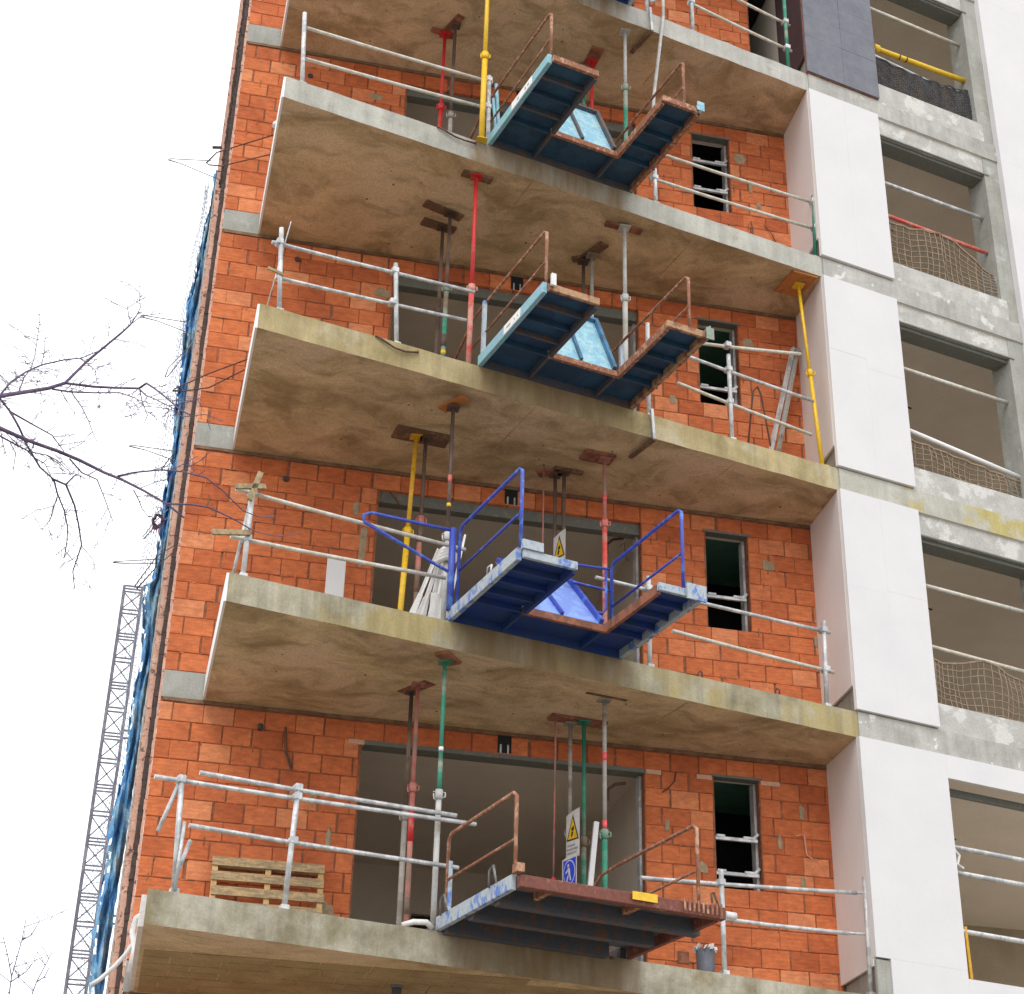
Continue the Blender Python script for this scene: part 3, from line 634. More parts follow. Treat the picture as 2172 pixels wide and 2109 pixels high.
# thin marker rods hanging from the slabs
t = MB().tube([(4.034, -.60, 2.70), (4.034, -.60, 2.35), (4.031, -.60, .98)], .010, 6).build('hanging_rod', M['redrust_prop'], None, True); tag(t, 'thin pink and white rod with a red tip hanging left of the lowest signs', 'rod')
tip = MB().tube([(4.031, -.60, .99), (4.031, -.60, .93)], .022, 8).build('rod_tip', M['red'], t)
t = MB().tube([(3.863, -.60, 5.70), (3.864, -.60, 4.20)], .009, 6).build('hanging_rod', M['redrust_prop'], None, True); tag(t, 'thin pale rod hanging left of the yellow sign above the blue platform', 'rod')

# ---------------------------------------------------------------- guard rails
def rail(name, k, posts, rails, label, extra=(), mat='galv', rmat=None):
    z = 3*k; u0 = posts[0][0] if posts else rails[0][0][0]
    t = thing('guard_rail', label, 'guard rail', F(u0, -.08, z), 0, 'tube guard rails along the balcony edges')
    for p in posts:
        u, zt = p[0], p[1]; ub = p[2] if len(p) > 2 else u; v = p[3] if len(p) > 3 else -.08; m = M[p[4]] if len(p) > 4 else M[mat]
        P = MB().tube([F(ub, v, z+.0), F(u, v, z+zt)], .025, 10).build('post', m, t, True)
        MB().fbox(ub-.035, ub+.035, v-.035, v+.035, z, z+.05).build('post_shoe', M['galv'], P)
    for r_ in rails:
        pts = [F(a[0], a[2] if len(a) > 2 else -.115, z+a[1]) for a in r_ if not isinstance(a, str)]
        m = next((M[a] for a in r_ if isinstance(a, str)), M[rmat or mat])
        # slight sag and sleeve joints
        if len(pts) == 2:
            a, c = pts; pts = [a, a.lerp(c, .35)+V(0,0,-.008), a.lerp(c, .7)+V(0,0,-.005), c]
        MB().tube(pts, .0205, 10).build('rail', m, t, True)
        q = pts[0].lerp(pts[-1], .48); d = (pts[-1]-pts[0]).normalized()
    for p in posts:      # couplers where the rails meet the posts
        for r_ in rails:
            c = [a for a in r_ if not isinstance(a, str)]
            if min(c[0][0], c[-1][0]) <= p[0] <= max(c[0][0], c[-1][0]):
                f = (p[0]-c[0][0])/(c[-1][0]-c[0][0]+1e-6); h = c[0][1]+(c[-1][1]-c[0][1])*f
                MB().fbox(p[0]-.036, p[0]+.036, -.145, -.05, z+h-.035, z+h+.035).build('coupler', M['galv'], t, False, .008)
    for e in extra: e(t, z)
    return t
def wood(a, b, w=.035, h=.05): return lambda t, z: MB().bar(F(a[0], a[1], z+a[2]), F(b[0], b[1], z+b[2]), w, h).build('wooden_wedge', M['wood_clamp'], t)
def brace(a, b, r=.018): return lambda t, z: MB().tube([F(a[0], a[1], z+a[2]), F(b[0], b[1], z+b[2])], r, 8).build('brace', M['galv'], t, True)
rail('gl', 0, [(-.19, 1.00, -.14), (.865, 1.13, .83)], [((-.42, .995), (2.62, 1.07)), ((-.03, 1.10), (2.42, 1.12), ), ((-.07, .62), (2.46, .635))],
     'grey tube guard rail in front of the wooden pallet', [brace((-.20, -.1, .98), (-.33, -.12, .53)), brace((-.15, -.02, .02), (-.13, -.05, .62), .016), brace((-.02, -.2, .52), (-.10, -.2, .22), .018)])
rail('gr', 0, [(5.26, 1.03), (6.99, 1.22, 6.96)], [((4.37, .83), (6.90, 1.05)), ((5.27, .56), (6.76, .62))],
     'grey tube guard rail right of the rusty lowest platform', [lambda t, z: MB().tube([F(6.88, -.11, z+1.05), F(7.0, -.1, z+1.06)], .014, 6).tube([F(6.74, -.11, z+.62), F(7.02, -.1, z+.64)], .014, 6).build('inner_rail', M['galv'], t, True),
      lambda t, z: MB().tube([F(5.30, -.1, z+.60), F(5.42, -.1, z+.60)], .036, 10).build('sleeve', M['plastic'], t, True)])
rail('gl', 1, [(.157, 1.0, .15)], [((-.0, .93), (2.40, .87)), ((.0, .42), (2.20, .51))], 'cream tube guard rail with wooden wedges left of the blue platform',
     [wood((-.03, -.03, .91), (.26, -.03, .98)), wood((.12, -.03, .80), (.20, -.03, 1.12)), wood((-.20, -.03, .38), (.16, -.03, .46)), brace((.08, -.2, .0), (.17, -.14, .95), .016)], rmat='galv_cream')
rail('gr', 1, [(4.49, 1.05), (6.70, 1.03, 6.665)], [((3.88, .915), (6.80, .93)), ((4.79, .51), (6.82, .46), 'galv_cream')], 'tube guard rail right of the blue platform with a post by the white pier')
rail('gl', 2, [(.155, 1.05, .225), (1.44, 1.04, 1.51)], [((.08, .87), (2.38, 1.01)), ((.16, .45), (2.30, .61))], 'silver tube guard rail with two posts left of the middle teal platform',
     [wood((.05, -.05, .49), (.22, -.05, .46), .02, .03), brace((.10, -.16, .0), (.26, -.12, 1.2), .006)])
def clampdown(t, z, u=4.50):
    MB().bar(F(u, .03, z+.05), F(u+.02, .035, z-.33), .045, .03).build('clamp_strap', M['galv'], t)
    MB().bar(F(u+.02, .035, z-.33), F(u-.02, -.42, z-.335), .05, .025).build('clamp_foot', M['board_dark'], t)
rail('gr', 2, [(4.53, 1.27), (5.61, 1.18)], [((5.26, 1.25), (6.66, 1.54), 'galv_cream'), ((4.87, 1.03), (6.80, .92)), ((4.93, .61), (6.74, .44), 'galv_cream')], 'tube guard rail right of the middle teal platform with three rising rails', [lambda t, z: clampdown(t, z)])
rail('gl', 3, [(.15, 1.06, .21), (2.44, 1.10, 2.46)], [((.18, .89), (2.50, 1.05)), ((.20, .44), (2.48, .64))], 'silver tube guard rail left of the yellow prop on the highest full balcony', rmat='galv_cream')
rail('gr', 3, [(4.67, .56), (7.0, 1.03, 6.96, -.08, 'green_prop')], [((4.80, .87), (7.05, .95)), ((4.66, .44), (7.03, .53))], 'tube guard rail ending in a green post right of the highest teal platform', rmat='galv_cream')
rail('gt', 4, [(4.60, 1.0), (5.28, 1.1), (6.76, 1.4, 6.75, -.08, 'green_prop')], [((5.26, .59), (6.85, .43), 'galv_cream'), ((5.3, 1.10), (6.85, .89), 'galv_cream')], 'tube guard rail on the topmost slab with a green post by the slate panels', [lambda t, z: clampdown(t, z, 4.58), brace((4.65, -.1, .3), (5.0, -.1, .62), .02)])
t = MB().tube([F(4.86, -.10, 12.7), F(4.78, .02, 12.0), F(4.60, .05, 10.6), F(4.56, .05, 9.75)], .021, 8).build('leaning_pole', M['white_prop'], None, True)
tag(t, 'long thin pale pole running down from the top slab to the highest teal platform', 'pole')
t = MB().tube([F(2.60, -.05, 9.0), F(2.52, -.05, 9.98)], .022, 8).tube([F(2.56, -.05, 9.0), F(2.49, -.05, 9.75)], .018, 8).build('blue_grey_stanchion', M['teal_frame'], None, True)
tag(t, 'blue grey stanchion pair at the left corner of the highest teal platform', 'stanchion')

# ---------------------------------------------------------------- loading platforms
def loading_platform(u0, k, w_, H, frame, under, flap, railm, joist, label, hatch=(.6, 1.45), outer=1.5, rib=None, trim=None, edge=None, closed=False, mid=None):
    z = 3*k+.004
    o = F(u0, 0, z); t = thing('loading_platform', label, 'loading platform', o, FA, 'cantilevered loading platforms')
    Wm = WORLD[t.name]
    def L(x, y, z_): return Wm @ Vector((x, y, z_))       # local: x along edge, y inwards, z up
    def lb(b, x0, x1, y0, y1, z0, z1, mi=0): return b.box((x0, y0, z0), (x1, y1, z1), mi, lambda p: Wm @ p)
    Y = -outer
    lb(MB(), 0, .05, Y, .02, 0, .125).build('left_channel', frame, t, False, .004)
    lb(MB(), w_-.05, w_, Y, .02, 0, .11).build('right_channel', edge or joist, t, False, .004)
    lb(MB(), .05, .11, .02, 1.2, 0.0, .1).build('tail_beam', joist, t); lb(MB(), w_-.11, w_-.05, .02, 1.2, 0.0, .1).build('tail_beam', joist, t)
    tm = trim or edge or joist
    if not closed:
        h0, h1 = hatch
        lb(MB(), .05, h0, Y-.04, Y, .02, .10).build('left_front_channel', edge or tm, t, False, .004)
        lb(MB(), h1, w_, Y-.04, Y, .02, .10).build('right_front_channel', edge or tm, t, False, .004)
        lb(MB(), h0-.04, h1+.04, -.50, -.46, .0, .07).build('hatch_back_channel', trim or joist, t, False, .003)
        lb(MB(), h0-.04, h0, Y, -.50, -.005, .09).build('hatch_side_channel', joist, t)
        lb(MB(), h1, h1+.04, Y, -.50, -.005, .09).build('hatch_side_channel', trim or joist, t)
        lb(MB(), .05, h0-.04, Y, .02, .085, .105).build('left_deck_plate', under, t)
        lb(MB(), h1+.04, w_-.05, Y, .02, .085, .105).build('right_deck_plate', under, t)
        lb(MB(), h0-.04, h1+.04, -.45, .02, .085, .105).build('back_deck_plate', under, t)
        n = 4
        for i in range(1, n):
            y = Y+(1.5-.45)*i/n
            lb(MB(), .05, h0-.04, y-.014, y+.014, .02, .084).build('cross_rib', joist if i % 2 else under, t)
            lb(MB(), h1+.04, w_+.02, y-.014, y+.014, .02, .084).build('cross_rib', under, t)
        lb(MB(), .05, h0-.04, -.475, -.45, .02, .084).build('cross_rib', under, t); lb(MB(), h1+.04, w_+.03, -.475, -.45, .02, .084).build('cross_rib', under, t)
        for x in (h0-.02, h1): lb(MB(), x-.015, x+.015, -.449, .0, .01, .084).build('long_rib', joist, t)
        lb(MB(), .05, w_-.05, -.012, .018, -.002, .085).build('back_channel', joist, t)
        # raised hatch leaf leaning back from its hinge
        Lh, a = (1.10, math.atan2(.95, .87)) if k == 1 else (.98, math.atan2(.95, .46))
        c, s = math.cos(a), math.sin(a)
        def hb(b, x0, x1, l0, l1, d0, d1): return b.box((x0, l0, d0), (x1, l1, d1), 0, lambda p: L(p.x, -.47+p.y*c-p.z*s, .09+p.y*s+p.z*c))
        hf = hb(MB(), h0+.01, h1-.01, 0, Lh, -.008, 0).build('hatch_leaf', flap, t)
        hb(MB(), h0+.01, h0+.05, 0, Lh, 0, .05).build('leaf_rib', rib or flap, hf); hb(MB(), h1-.05, h1-.01, 0, Lh, 0, .05).build('leaf_rib', rib or flap, hf)
        hb(MB(), h0+.05, h1-.05, Lh-.04, Lh, 0, .05).build('leaf_rib', rib or flap, hf); m_ = (h0+h1)/2-.05
        hb(MB(), m_, m_+.03, 0, Lh-.04, 0, .035).build('leaf_rib', rib or flap, hf)
    else:
        fc = lb(MB(), .05, w_+.03, Y-.08, Y, .01, .115).build('front_channel', edge, t, False, .006)
        lb(MB(), .0, .07, Y-.11, Y-.02, .127, .20).build('corner_bracket', M['rust'], t)
        lb(MB(), .05, w_-.05, Y, .02, .10, .12).build('deck_plate', under, t)
        for i, y in enumerate((-1.12, -.60, -.06)): lb(MB(), .06, w_+.02-.16*i, y-.05, y+.05, -.035, .10).build('joist', joist, t)
        for x in (.35, 1.2): lb(MB(), x, x+.05, Y, -1.21, .03, .10).build('short_joist', M['rust'], t)
        for i in range(24):
            x = .35+i*.06+random.uniform(-.015, .015)
            lb(MB(), x, x+.03, -.02, .0, -.012-random.random()*.03, -.001).build('rust_fringe', M['board_dark'], t)
    # hand rails on both sides
    for x, nm in ((.06, 'left'), (w_-.16, 'right')):
        yo = Y+.05; yb = -.06
        long_ = railm is not M['blue_rail'] and not (closed and nm == 'left')
        pth = [L(x, yo, .08), L(x, yo, H-.04), L(x, yo+.05, H)]
        pth += [L(x, .0, H), L(x, .30, H*.98), L(x, .85, H*.62)] if long_ else [L(x, yb-.06, H), L(x, yb, H-.05), L(x, yb, .1)]
        MB().tube(pth, .0175 if railm is M['blue_rail'] else .0165, 8).build(nm+'_hand_rail', railm, t, True)
        MB().tube([L(x, yo, H*.52), L(x, .35 if long_ else yb, H*.52)], .013, 8).build(nm+'_mid_rail', railm, t, True)
    return t, L, lb
t, L, lb = loading_platform(2.2, 1, 1.93, 1.0, M['blue_frame'], M['blue_under'], M['blue_flap'], M['blue_rail'], M['blue_under'],
    'bright blue loading platform with open hatch and swing gates', rib=M['blue_rail'], trim=M['board_red'], edge=M['blue_frame'])
MB().tube([L(.0, -.02, .1), L(.0, -.02, .99)], .035, 8).build('gate_post', M['blue_rail'], t, True)
gt = MB().tube([L(.0, -.02, .97), L(-.86, .02, .97), L(-.93, .03, .93), L(-.92, .03, .86), L(-.2, .0, .58), L(0, -.02, .50)], .017, 8).build('left_swing_gate', M['blue_rail'], t, True)
MB().tube([L(1.78, -.05, .95), L(1.45, .05, .97), L(1.20, .12, .98)], .014, 8).tube([L(1.80, -.05, .70), L(1.30, .08, .78)], .014, 8).tube([L(1.72, -.03, .95), L(1.72, -.03, .50), L(1.68, -.03, .44), L(1.58, -.0, .46)], .014, 8).build('right_swing_gate', M['blue_rail'], t, True)
lb(MB(), .03, .24, -1.56, -1.52, .10, .19).build('corner_plate', M['blue_frame'], t); lb(MB(), 1.74, 1.95, -1.57, -1.55, -.01, .15).build('corner_plate', M['blue_frame'], t)
MB().tube([L(.02, -.9, .12), L(.02, -.92, .2), L(.02, -.84, .21), L(.02, -.82, .12)], .008, 6).build('lifting_loop', M['galv'], t, True)
t, L, lb = loading_platform(2.41, 2, 1.88, .82, M['teal_frame'], M['teal_under'], M['teal_flap'], M['rust'], M['joist'],
    'teal loading platform with white label on its side, middle of the three', hatch=(.62, 1.40), rib=M['teal_rib'], trim=M['rust'], edge=M['rust_tan'])
lb(MB(), -.004, .0, -1.0, -.62, .008, .117).build('side_label', M['white_label'], t)
for y in (-.95, -.88, -.78): lb(MB(), -.006, -.004, y, y+(.02 if y < -.8 else .09), .05, .07).build('label_print', M['label_grey'], t)
lb(lb(MB(), 1.84, 1.93, -1.58, -1.57, -.01, .13), 1.88, 1.90, -1.57, -1.45, .02, .16).build('corner_bracket', M['green_prop'], t)
lb(MB(), .06, .11, -1.58, -1.55, .06, .20).build('corner_bracket', M['plastic'], t)
lb(MB(), .02, .06, -.04, -.0, .1, .82).build('back_post_sleeve', M['blue_frame'], t); lb(MB(), 1.72, 1.76, .0, .04, .1, .82).build('back_post_sleeve', M['blue_frame'], t)
t, L, lb = loading_platform(2.42, 3, 1.89, .80, M['teal_frame'], M['teal_under'], M['teal_flap'], M['rust'], M['joist'],
    'teal loading platform highest in full view, below the top slab', hatch=(.60, 1.40), rib=M['joist'], trim=M['rust'], edge=M['rust'])
lb(MB(), -.004, .0, -1.12, -.62, .01, .117).build('side_label', M['white_label'], t)
for y in (-1.05, -.98, -.80): lb(MB(), -.006, -.004, y, y+.03, .045, .075).build('label_print', M['label_grey'], t)
lb(lb(MB(), 1.82, 1.91, -1.58, -1.57, .03, .15), 1.86, 1.88, -1.57, -1.45, .02, .16).build('corner_bracket', M['teal_flap'], t)
loading_platform(2.45, 4, 1.87, .9, M['blue_frame'], M['blue_under'], M['blue_flap'], M['blue_rail'], M['blue_under'],
    'dark blue platform of which only the underside shows at the top edge', rib=M['blue_rail'], trim=M['blue_under'], edge=M['blue_frame'])
t, L, lb = loading_platform(2.22, 0, 1.98, .86, M['blue_frame'], M['grey_under'], None, M['rust'], M['joist'],
    'rusty closed loading platform, lowest of all, with a pale blue side channel', edge=M['rust_red'], closed=True)
lb(MB(), 1.08, 1.32, -1.606, -1.60, .05, .12).build('yellow_tag', M['yellow'], t)
for i in range(9): lb(MB(), 1.58+i*.045, 1.60+i*.045, -1.605, -1.60, .03, .13).build('worn_stripe', M['rust'], t)
for y in (-.12, -1.12): MB().tube([L(-.02, y, .1), L(-.03, y-.02, .24), L(-.02, y-.08, .27), L(-.01, y-.12, .12)], .009, 6).build('lifting_loop', M['wire_grey'], t, True)
MB().tube([L(1.93, -1.5, .1), L(1.93, -1.48, .25), L(1.97, -1.46, .27), L(2.0, -1.48, .15)], .009, 6).build('lifting_loop', M['board_dark'], t, True)
lb(MB(), .06, .10, -.08, -.03, .12, .62).build('back_post_sleeve', M['blue_frame'], t)
b = MB(); p0 = (2.02, .0); 
b.tube([F(1.90, -.02, .01), F(2.00, .0, .05), F(2.12, .01, .06), F(2.18, .0, .02)], .026, 8)
tag(b.build('plastic_duct', M['plastic'], None, True), 'white bent plastic duct lying at the edge beside the rusty lowest platform', 'duct')

# ---------------------------------------------------------------- signs
def sign(x, y, z0, hgt, wid, kind, label, d=(.45, -.89), skew=0, k=0):
    d = Vector((d[0], d[1])).normalized(); n = Vector((-d.y, d.x)); 
    if n.x > 0: n = -n
    t = thing('safety_sign', label, 'sign', (x, y, z0), math.atan2(d.y, d.x), 'safety signs tied to the props')
    Wm = WORLD[t.name]; sgn = 1 if (Wm.to_3x3() @ Vector((0, 1, 0))).to_2d().dot(n) > 0 else -1
    def q(b, pts, dep, mi=0):
        dep *= sgn
        vs = [Wm @ Vector((a*wid, dep, c*hgt)) for a, c in pts]+[Wm @ Vector((a*wid, dep-.0015*sgn, c*hgt)) for a, c in pts]
        m = len(pts)
        return b.add(vs, [tuple(range(m)), tuple(range(2*m-1, m-1, -1))]+[(i, (i+1) % m, m+(i+1) % m, m+i) for i in range(m)], mi)
    q(MB(), [(0,0),(1,0),(1,1),(.5,.97),(0,.9)], 0).build('panel', M['sign_white'], t)
    if kind == 'warn':
        q(MB(), [(.04,.36),(.96,.36),(.5,.90)], .002).build('triangle_border', M['sign_black'], t)
        q(MB(), [(.14,.39),(.86,.39),(.5,.82)], .004).build('triangle_field', M['sign_yellow'], t)
        b = MB(); q(b, [(.40,.60),(.58,.66),(.62,.58),(.48,.54)], .006); q(b, [(.44,.55),(.56,.52),(.46,.42),(.38,.46)], .006); b.build('pictogram', M['sign_black'], t)
        rows = ((.26, .12, .62), (.18, .06, .92), (.10, .06, .8))
    else:
        q(MB(), [(.08,.24),(.94,.24),(.94,.90),(.08,.86)], .002).build('blue_field', M['sign_blue'], t)
        ring = [(.51+.40*math.cos(i*math.pi/12), .56+.30*math.sin(i*math.pi/12)) for i in range(24)]
        q(MB(), ring, .004).build('white_ring', M['sign_white'], t)
        q(MB(), [(.51+.36*math.cos(i*math.pi/12), .56+.27*math.sin(i*math.pi/12)) for i in range(24)], .006).build('blue_disc', M['sign_blue'], t)
        b = MB(); q(b, [(.46+.06*math.cos(i*.7), .72+.045*math.sin(i*.7)) for i in range(9)], .008); q(b, [(.42,.66),(.56,.66),(.60,.50),(.50,.48)], .008); q(b, [(.42,.48),(.50,.49),(.40,.34),(.34,.35)], .008); q(b, [(.54,.49),(.60,.50),(.66,.36),(.58,.35)], .008); q(b, [(.28,.58),(.44,.64),(.43,.58),(.30,.53)], .008)
        b.build('pictogram', M['sign_white'], t)
        rows = ((.15, .12, .7), (.08, .18, .6))
    rn = random.Random(int(z0*10))
    for zc, a, e in rows:        # small print, too small to read in the photograph
        x_ = a
        b = MB()
        while x_ < e: 
            w_ = rn.uniform(.03, .07); q(b, [(x_, zc-.022), (x_+w_, zc-.022), (x_+w_, zc+.022), (x_, zc+.022)], .002); x_ += w_+.02
        b.build('small_print', M['label_grey'], t)
    return t
sign(4.165, -.58, 1.19, .50, .20, 'warn', 'white sign with yellow and black warning triangle on the lowest balcony')
sign(4.125, -.58, .80, .42, .22, 'must', 'blue and white mandatory sign hanging below the lowest yellow triangle sign')
sign(3.985, -.60, 4.33, .50, .20, 'warn', 'yellow triangle warning sign above the blue platform')
sign(4.16, -.60, 7.16, .55, .30, 'must', 'blue round mandatory sign seen above the hatch of the middle teal platform', d=(.75, -.66))

# ---------------------------------------------------------------- loose things on the balconies
PW, PH = 1.10, 1.03
t = thing('wooden_pallet', 'wooden pallet standing on its side against the brick wall', 'pallet', (.70, -.38, 0), R(-1))
Wm = WORLD[t.name]
def pb(x0, x1, y0, y1, z0, z1, nm, m):
    MB().box((x0, y0, z0), (x1, y1, z1), 0, lambda p: Wm @ Vector((p.x, p.y+p.z*.24, p.z))).build(nm, m, t, False, .002)
for i in range(7): pb(0+random.uniform(-.01,.01), PW+random.uniform(-.01,.01), 0, .02, .02+i*.156, .02+i*.156+.095, 'slat', M['pallet'])
for x in (0, PW/2-.03, PW-.06): pb(x, x+.055, .021, .10, 0, PH-.01, 'stringer', M['pallet_new'])
for i in (0, 3, 6): pb(0, PW, .101, .118, .02+i*.156, .02+i*.156+.095, 'bottom_slat', M['pallet'])
o = MB().box((1.555, -.36, 3.0), (1.755, -.33, 4.36)).build('white_board', M['white'], None, False, .004)
tag(o, 'narrow white board standing against the brick wall behind the cream rail', 'board')
# bundle of white laths and sheeting at the blue platform
t = thing('lath_bundle', 'white plastic wrapped bundle of strips leaning at the left of the blue platform', 'bundle', (2.62, -1.6, 3.0))
rn = random.Random(9)
for i in range(11):
    a = Vector((2.26+.042*i+rn.uniform(-.01,.01), -1.35-.03*rn.random()-.012*i, 3.0)); c = Vector((2.56+.012*i, -1.50-.02*rn.random(), 3.98+rn.uniform(-.12,.06)))
    w0 = rn.uniform(.03, .075); mid = a.lerp(c, .5)+V(rn.uniform(-.03,.02), -.02*rn.random(), .01)
    MB().bar(a+V(rn.uniform(-.03,.03),0,rn.uniform(0,.12)), mid, w0, .012, 0, (rn.uniform(-.6,.6), 1, 0)).bar(mid, c, w0*.7, .012, 0, (rn.uniform(-.6,.6), 1, 0)).build('wrapped_strip', M['plastic'], t)
b = MB(); 
for i in range(4): b.tube([(2.52+.01*i, -1.60, 3.80+.035*i), (2.62, -1.66-.01*i, 3.86+.03*i), (2.72, -1.63, 3.82+.02*i)], .035, 7)
b.build('plastic_wrap', M['plastic'], t, True)
t = MB().bar((2.66, -1.70, 3.25), (2.80, -1.66, 4.12), .05, .02).build('white_profile', M['plastic']); tag(t, 'white flat profile upright right of the wrapped bundle', 'profile')
t = MB().bar((4.30, -.82, .35), (4.44, -.72, 1.56), .05, .05).build('white_profile', M['white']); tag(t, 'white square profile leaning beside the lowest blue sign', 'profile')
t = MB().bar((4.93, -.35, .55), (5.02, -.30, 1.0), .04, .03).build('white_profile', M['white']); tag(t, 'short white stick in the doorway corner above the rusty platform', 'profile')
t = MB().tube([(5.68, -.35, 0), (5.68, -.35, .47)], .085, 14, r2=.10).build('grey_bucket', M['bucket'], None, True); tag(t, 'dark grey tub with torn white rim near the lowest slab edge', 'tub')
b = MB()
for i in range(9):
    a = i*.7; b.bar((5.68+.1*math.cos(a), -.35+.1*math.sin(a), .45), (5.68+.09*math.cos(a+.3), -.35+.09*math.sin(a+.3), .49+.02*(i % 2)), .06, .01)
b.build('torn_rim', M['plastic'], t)
t = thing('leaning_studs', 'two grey metal studs leaning in the corner left of the yellow prop', 'studs', (6.7, -.4, 6))
for dx, m_ in ((0, 'galv'), (.10, 'grey_prop')): MB().bar((6.56+dx, -.42, 6.0), (7.16+dx*.6, -.10, 8.16), .045, .04).build('stud', M[m_], t)
t = MB().tube([(6.38, -.35, 6.3), (6.50, -.35, 7.26), (6.56, -.35, 7.33), (6.60, -.35, 7.24), (6.74, -.35, 6.1)], .011, 6).build('wire_hoop', M['wire'], None, True)
tag(t, 'tall rusty wire hoop against the brick, left of the leaning studs', 'wire hoop')
for (u, z, a, lab) in ((1.35, 6.0, .36, 'dark hose loop hanging over the edge of the yellowish slab'), (1.90, 9.0, .28, 'thin brown cable loop hanging over the edge of the upper grey slab')):
    t = MB().tube([F(u-.12, -.05, z+.01), F(u-.1, .02, z-.005), F(u+.1, .03, z-.10*a*2.6), F(u+.22, .03, z-.12*a*2.4), F(u+.36, .03, z-.07), F(u+.38, -.04, z+.02)], .010, 6).build('cable_loop', M['wire'], None, True)
    tag(t, lab, 'cable', 'cables hanging over the slab edges')
for (u, lab) in ((5.05, 'small rusty ring on the slab edge right of the blue platform'), (6.0, 'small rusty ring on the slab edge midway to the white pier')):
    p = F(u, -.06, 3.0); t = MB().tube([p, p+V(0,0,.06), p+V(.02,0,.09), p+V(.045,0,.08), p+V(.05,0,0)], .008, 6).build('rebar_ring', M['wire'], None, True); tag(t, lab, 'rebar ring', 'rebar rings on the slab edge')

# ---------------------------------------------------------------- right bays: rails and nets
def bay_rail(name, pts, r, m, lab, cat='tube'):
    t = MB().tube([F(*p) for p in pts], r, 8).build(name, M[m], None, True); return tag(t, lab, cat, 'tubes across the openings right of the pier')
bay_rail('bay_tube', [(8.08,-.15,13.89),(9.85,-.15,13.88)], .026, 'galv_cream', 'brownish tube high across the topmost opening')
bay_rail('bay_tube', [(8.08,-.15,13.02),(9.1,-.15,12.93),(9.3,-.15,12.91),(9.85,-.15,12.97)], .022, 'galv', 'thin white sagging tube just below the yellow one, topmost opening')
t = thing('yellow_telescopic_prop', 'yellow telescopic prop laid across the topmost opening', 'prop', F(8.1,-.15,13.16)); 
MB().tube([F(8.30,-.15,13.15), F(9.86,-.15,13.21)], .038, 10).build('outer_tube', M['yellow'], t, True); MB().tube([F(8.08,-.15,13.14), F(8.34,-.15,13.15)], .028, 10).build('inner_tube', M['yellow_or'], t, True); MB().tube([F(8.27,-.15,13.15), F(8.36,-.15,13.155)], .058, 10).build('adjusting_collar', M['yellow'], t, True)
for u in (8.70, 8.82): MB().tube([F(u,-.15,13.165), F(u+.02,-.15,13.166)], .041, 10).build('dark_ring', M['dark_gap'], t)
bay_rail('bay_tube', [(8.08,-.15,10.75),(9.85,-.15,10.755)], .026, 'galv', 'grey tube high across the second opening from the top')
bay_rail('bay_tube', [(8.08,-.15,10.21),(9.0,-.15,10.19),(9.9,-.15,10.17)], .026, 'red_pink', 'faded red tube holding the sagging net, second opening from the top')
bay_rail('bay_tube', [(8.08,-.15,7.835),(9.9,-.15,7.815)], .026, 'galv_cream', 'pale tube high across the opening with the curved hook, third from the top')
bay_rail('bay_tube', [(8.08,-.12,6.93),(9.9,-.12,6.71)], .028, 'white_label', 'bright white sloping tube over the low net, third opening from the top')
bay_rail('bay_tube', [(8.08,-.15,4.85),(9.95,-.15,4.84)], .026, 'galv_cream', 'pale tube high across the opening with the widest net')
bay_rail('bay_tube', [(8.08,-.15,4.085),(9.95,-.15,4.04)], .026, 'galv_cream', 'pale tube carrying the widest net by tied cords')
for z, l in ((1.753, 'highest'), (1.475, 'middle'), (.85, 'lowest')):
    bay_rail('bay_tube', [(8.13,-.15,z),(11.5,-.15,z)], .028, 'galv', 'grey tube across the lowest opening, %s of its three' % l)
t = MB().bar(F(8.30,-.15,.36), F(8.285,-.15,.90), .05, .03).build('spirit_level', M['yellow_or']); tag(t, 'yellow stick standing at the left side of the lowest right opening', 'stick')
t = MB().tube([F(8.2,-.12,1.75), F(8.28,-.11,1.65), F(8.24,-.11,1.55), F(8.32,-.11,1.52)], .014, 6).build('cable_tie_tail', M['plastic']); tag(t, 'white dangling cord tied at the left end of the lowest opening tubes', 'cord')
def net(u0, u1, z0, ztop, nz, nu, r, m, lab, v=-.12, sag=.12, gath=0, seed=1):
    rn = random.Random(seed); b = MB(); P = {}
    for i in range(nu+1):
        f = i/nu
        for j in range(nz+1):
            h = j/nz; tp = ztop(f)
            zz = z0+(tp-z0)*h; bul = math.sin(math.pi*h)*.05*math.sin(f*11+seed)
            P[i, j] = F(u0+(u1-u0)*(f+gath*math.sin(f*12+seed)*h*.02)+rn.uniform(-.006,.006)+.006*math.sin(j*.9+i*.7), v+bul+.015*math.sin(f*40), zz+rn.uniform(-.006,.006))
    for i in range(nu+1): b.tube([P[i, j] for j in range(nz+1)], r, 4, cap=False)
    for j in range(nz+1): b.tube([P[i, j] for i in range(nu+1)], r*(2 if j == nz else 1), 4, cap=False)
    t = b.build('safety_net', M[m]); return tag(t, lab, 'net', 'safety nets in the openings right of the pier')
net(8.08, 9.86, 12.30, lambda f: 12.99-.09*math.sin(f*3.1), 22, 64, .006, 'net_dark', 'fine dark net in the topmost opening', seed=2)
net(8.08, 9.86, 9.30, lambda f: 10.13-.05*math.sin(f*9)-(.35*max(0, f-.72)/.28), 9, 19, .0078, 'net_beige', 'beige cord net drooping at its right end, second opening from the top', gath=1, seed=3)
net(8.08, 9.86, 6.30, lambda f: 6.80-.16*f, 6, 19, .0072, 'net_beige', 'low beige cord net under the bright white sloping tube', seed=5)
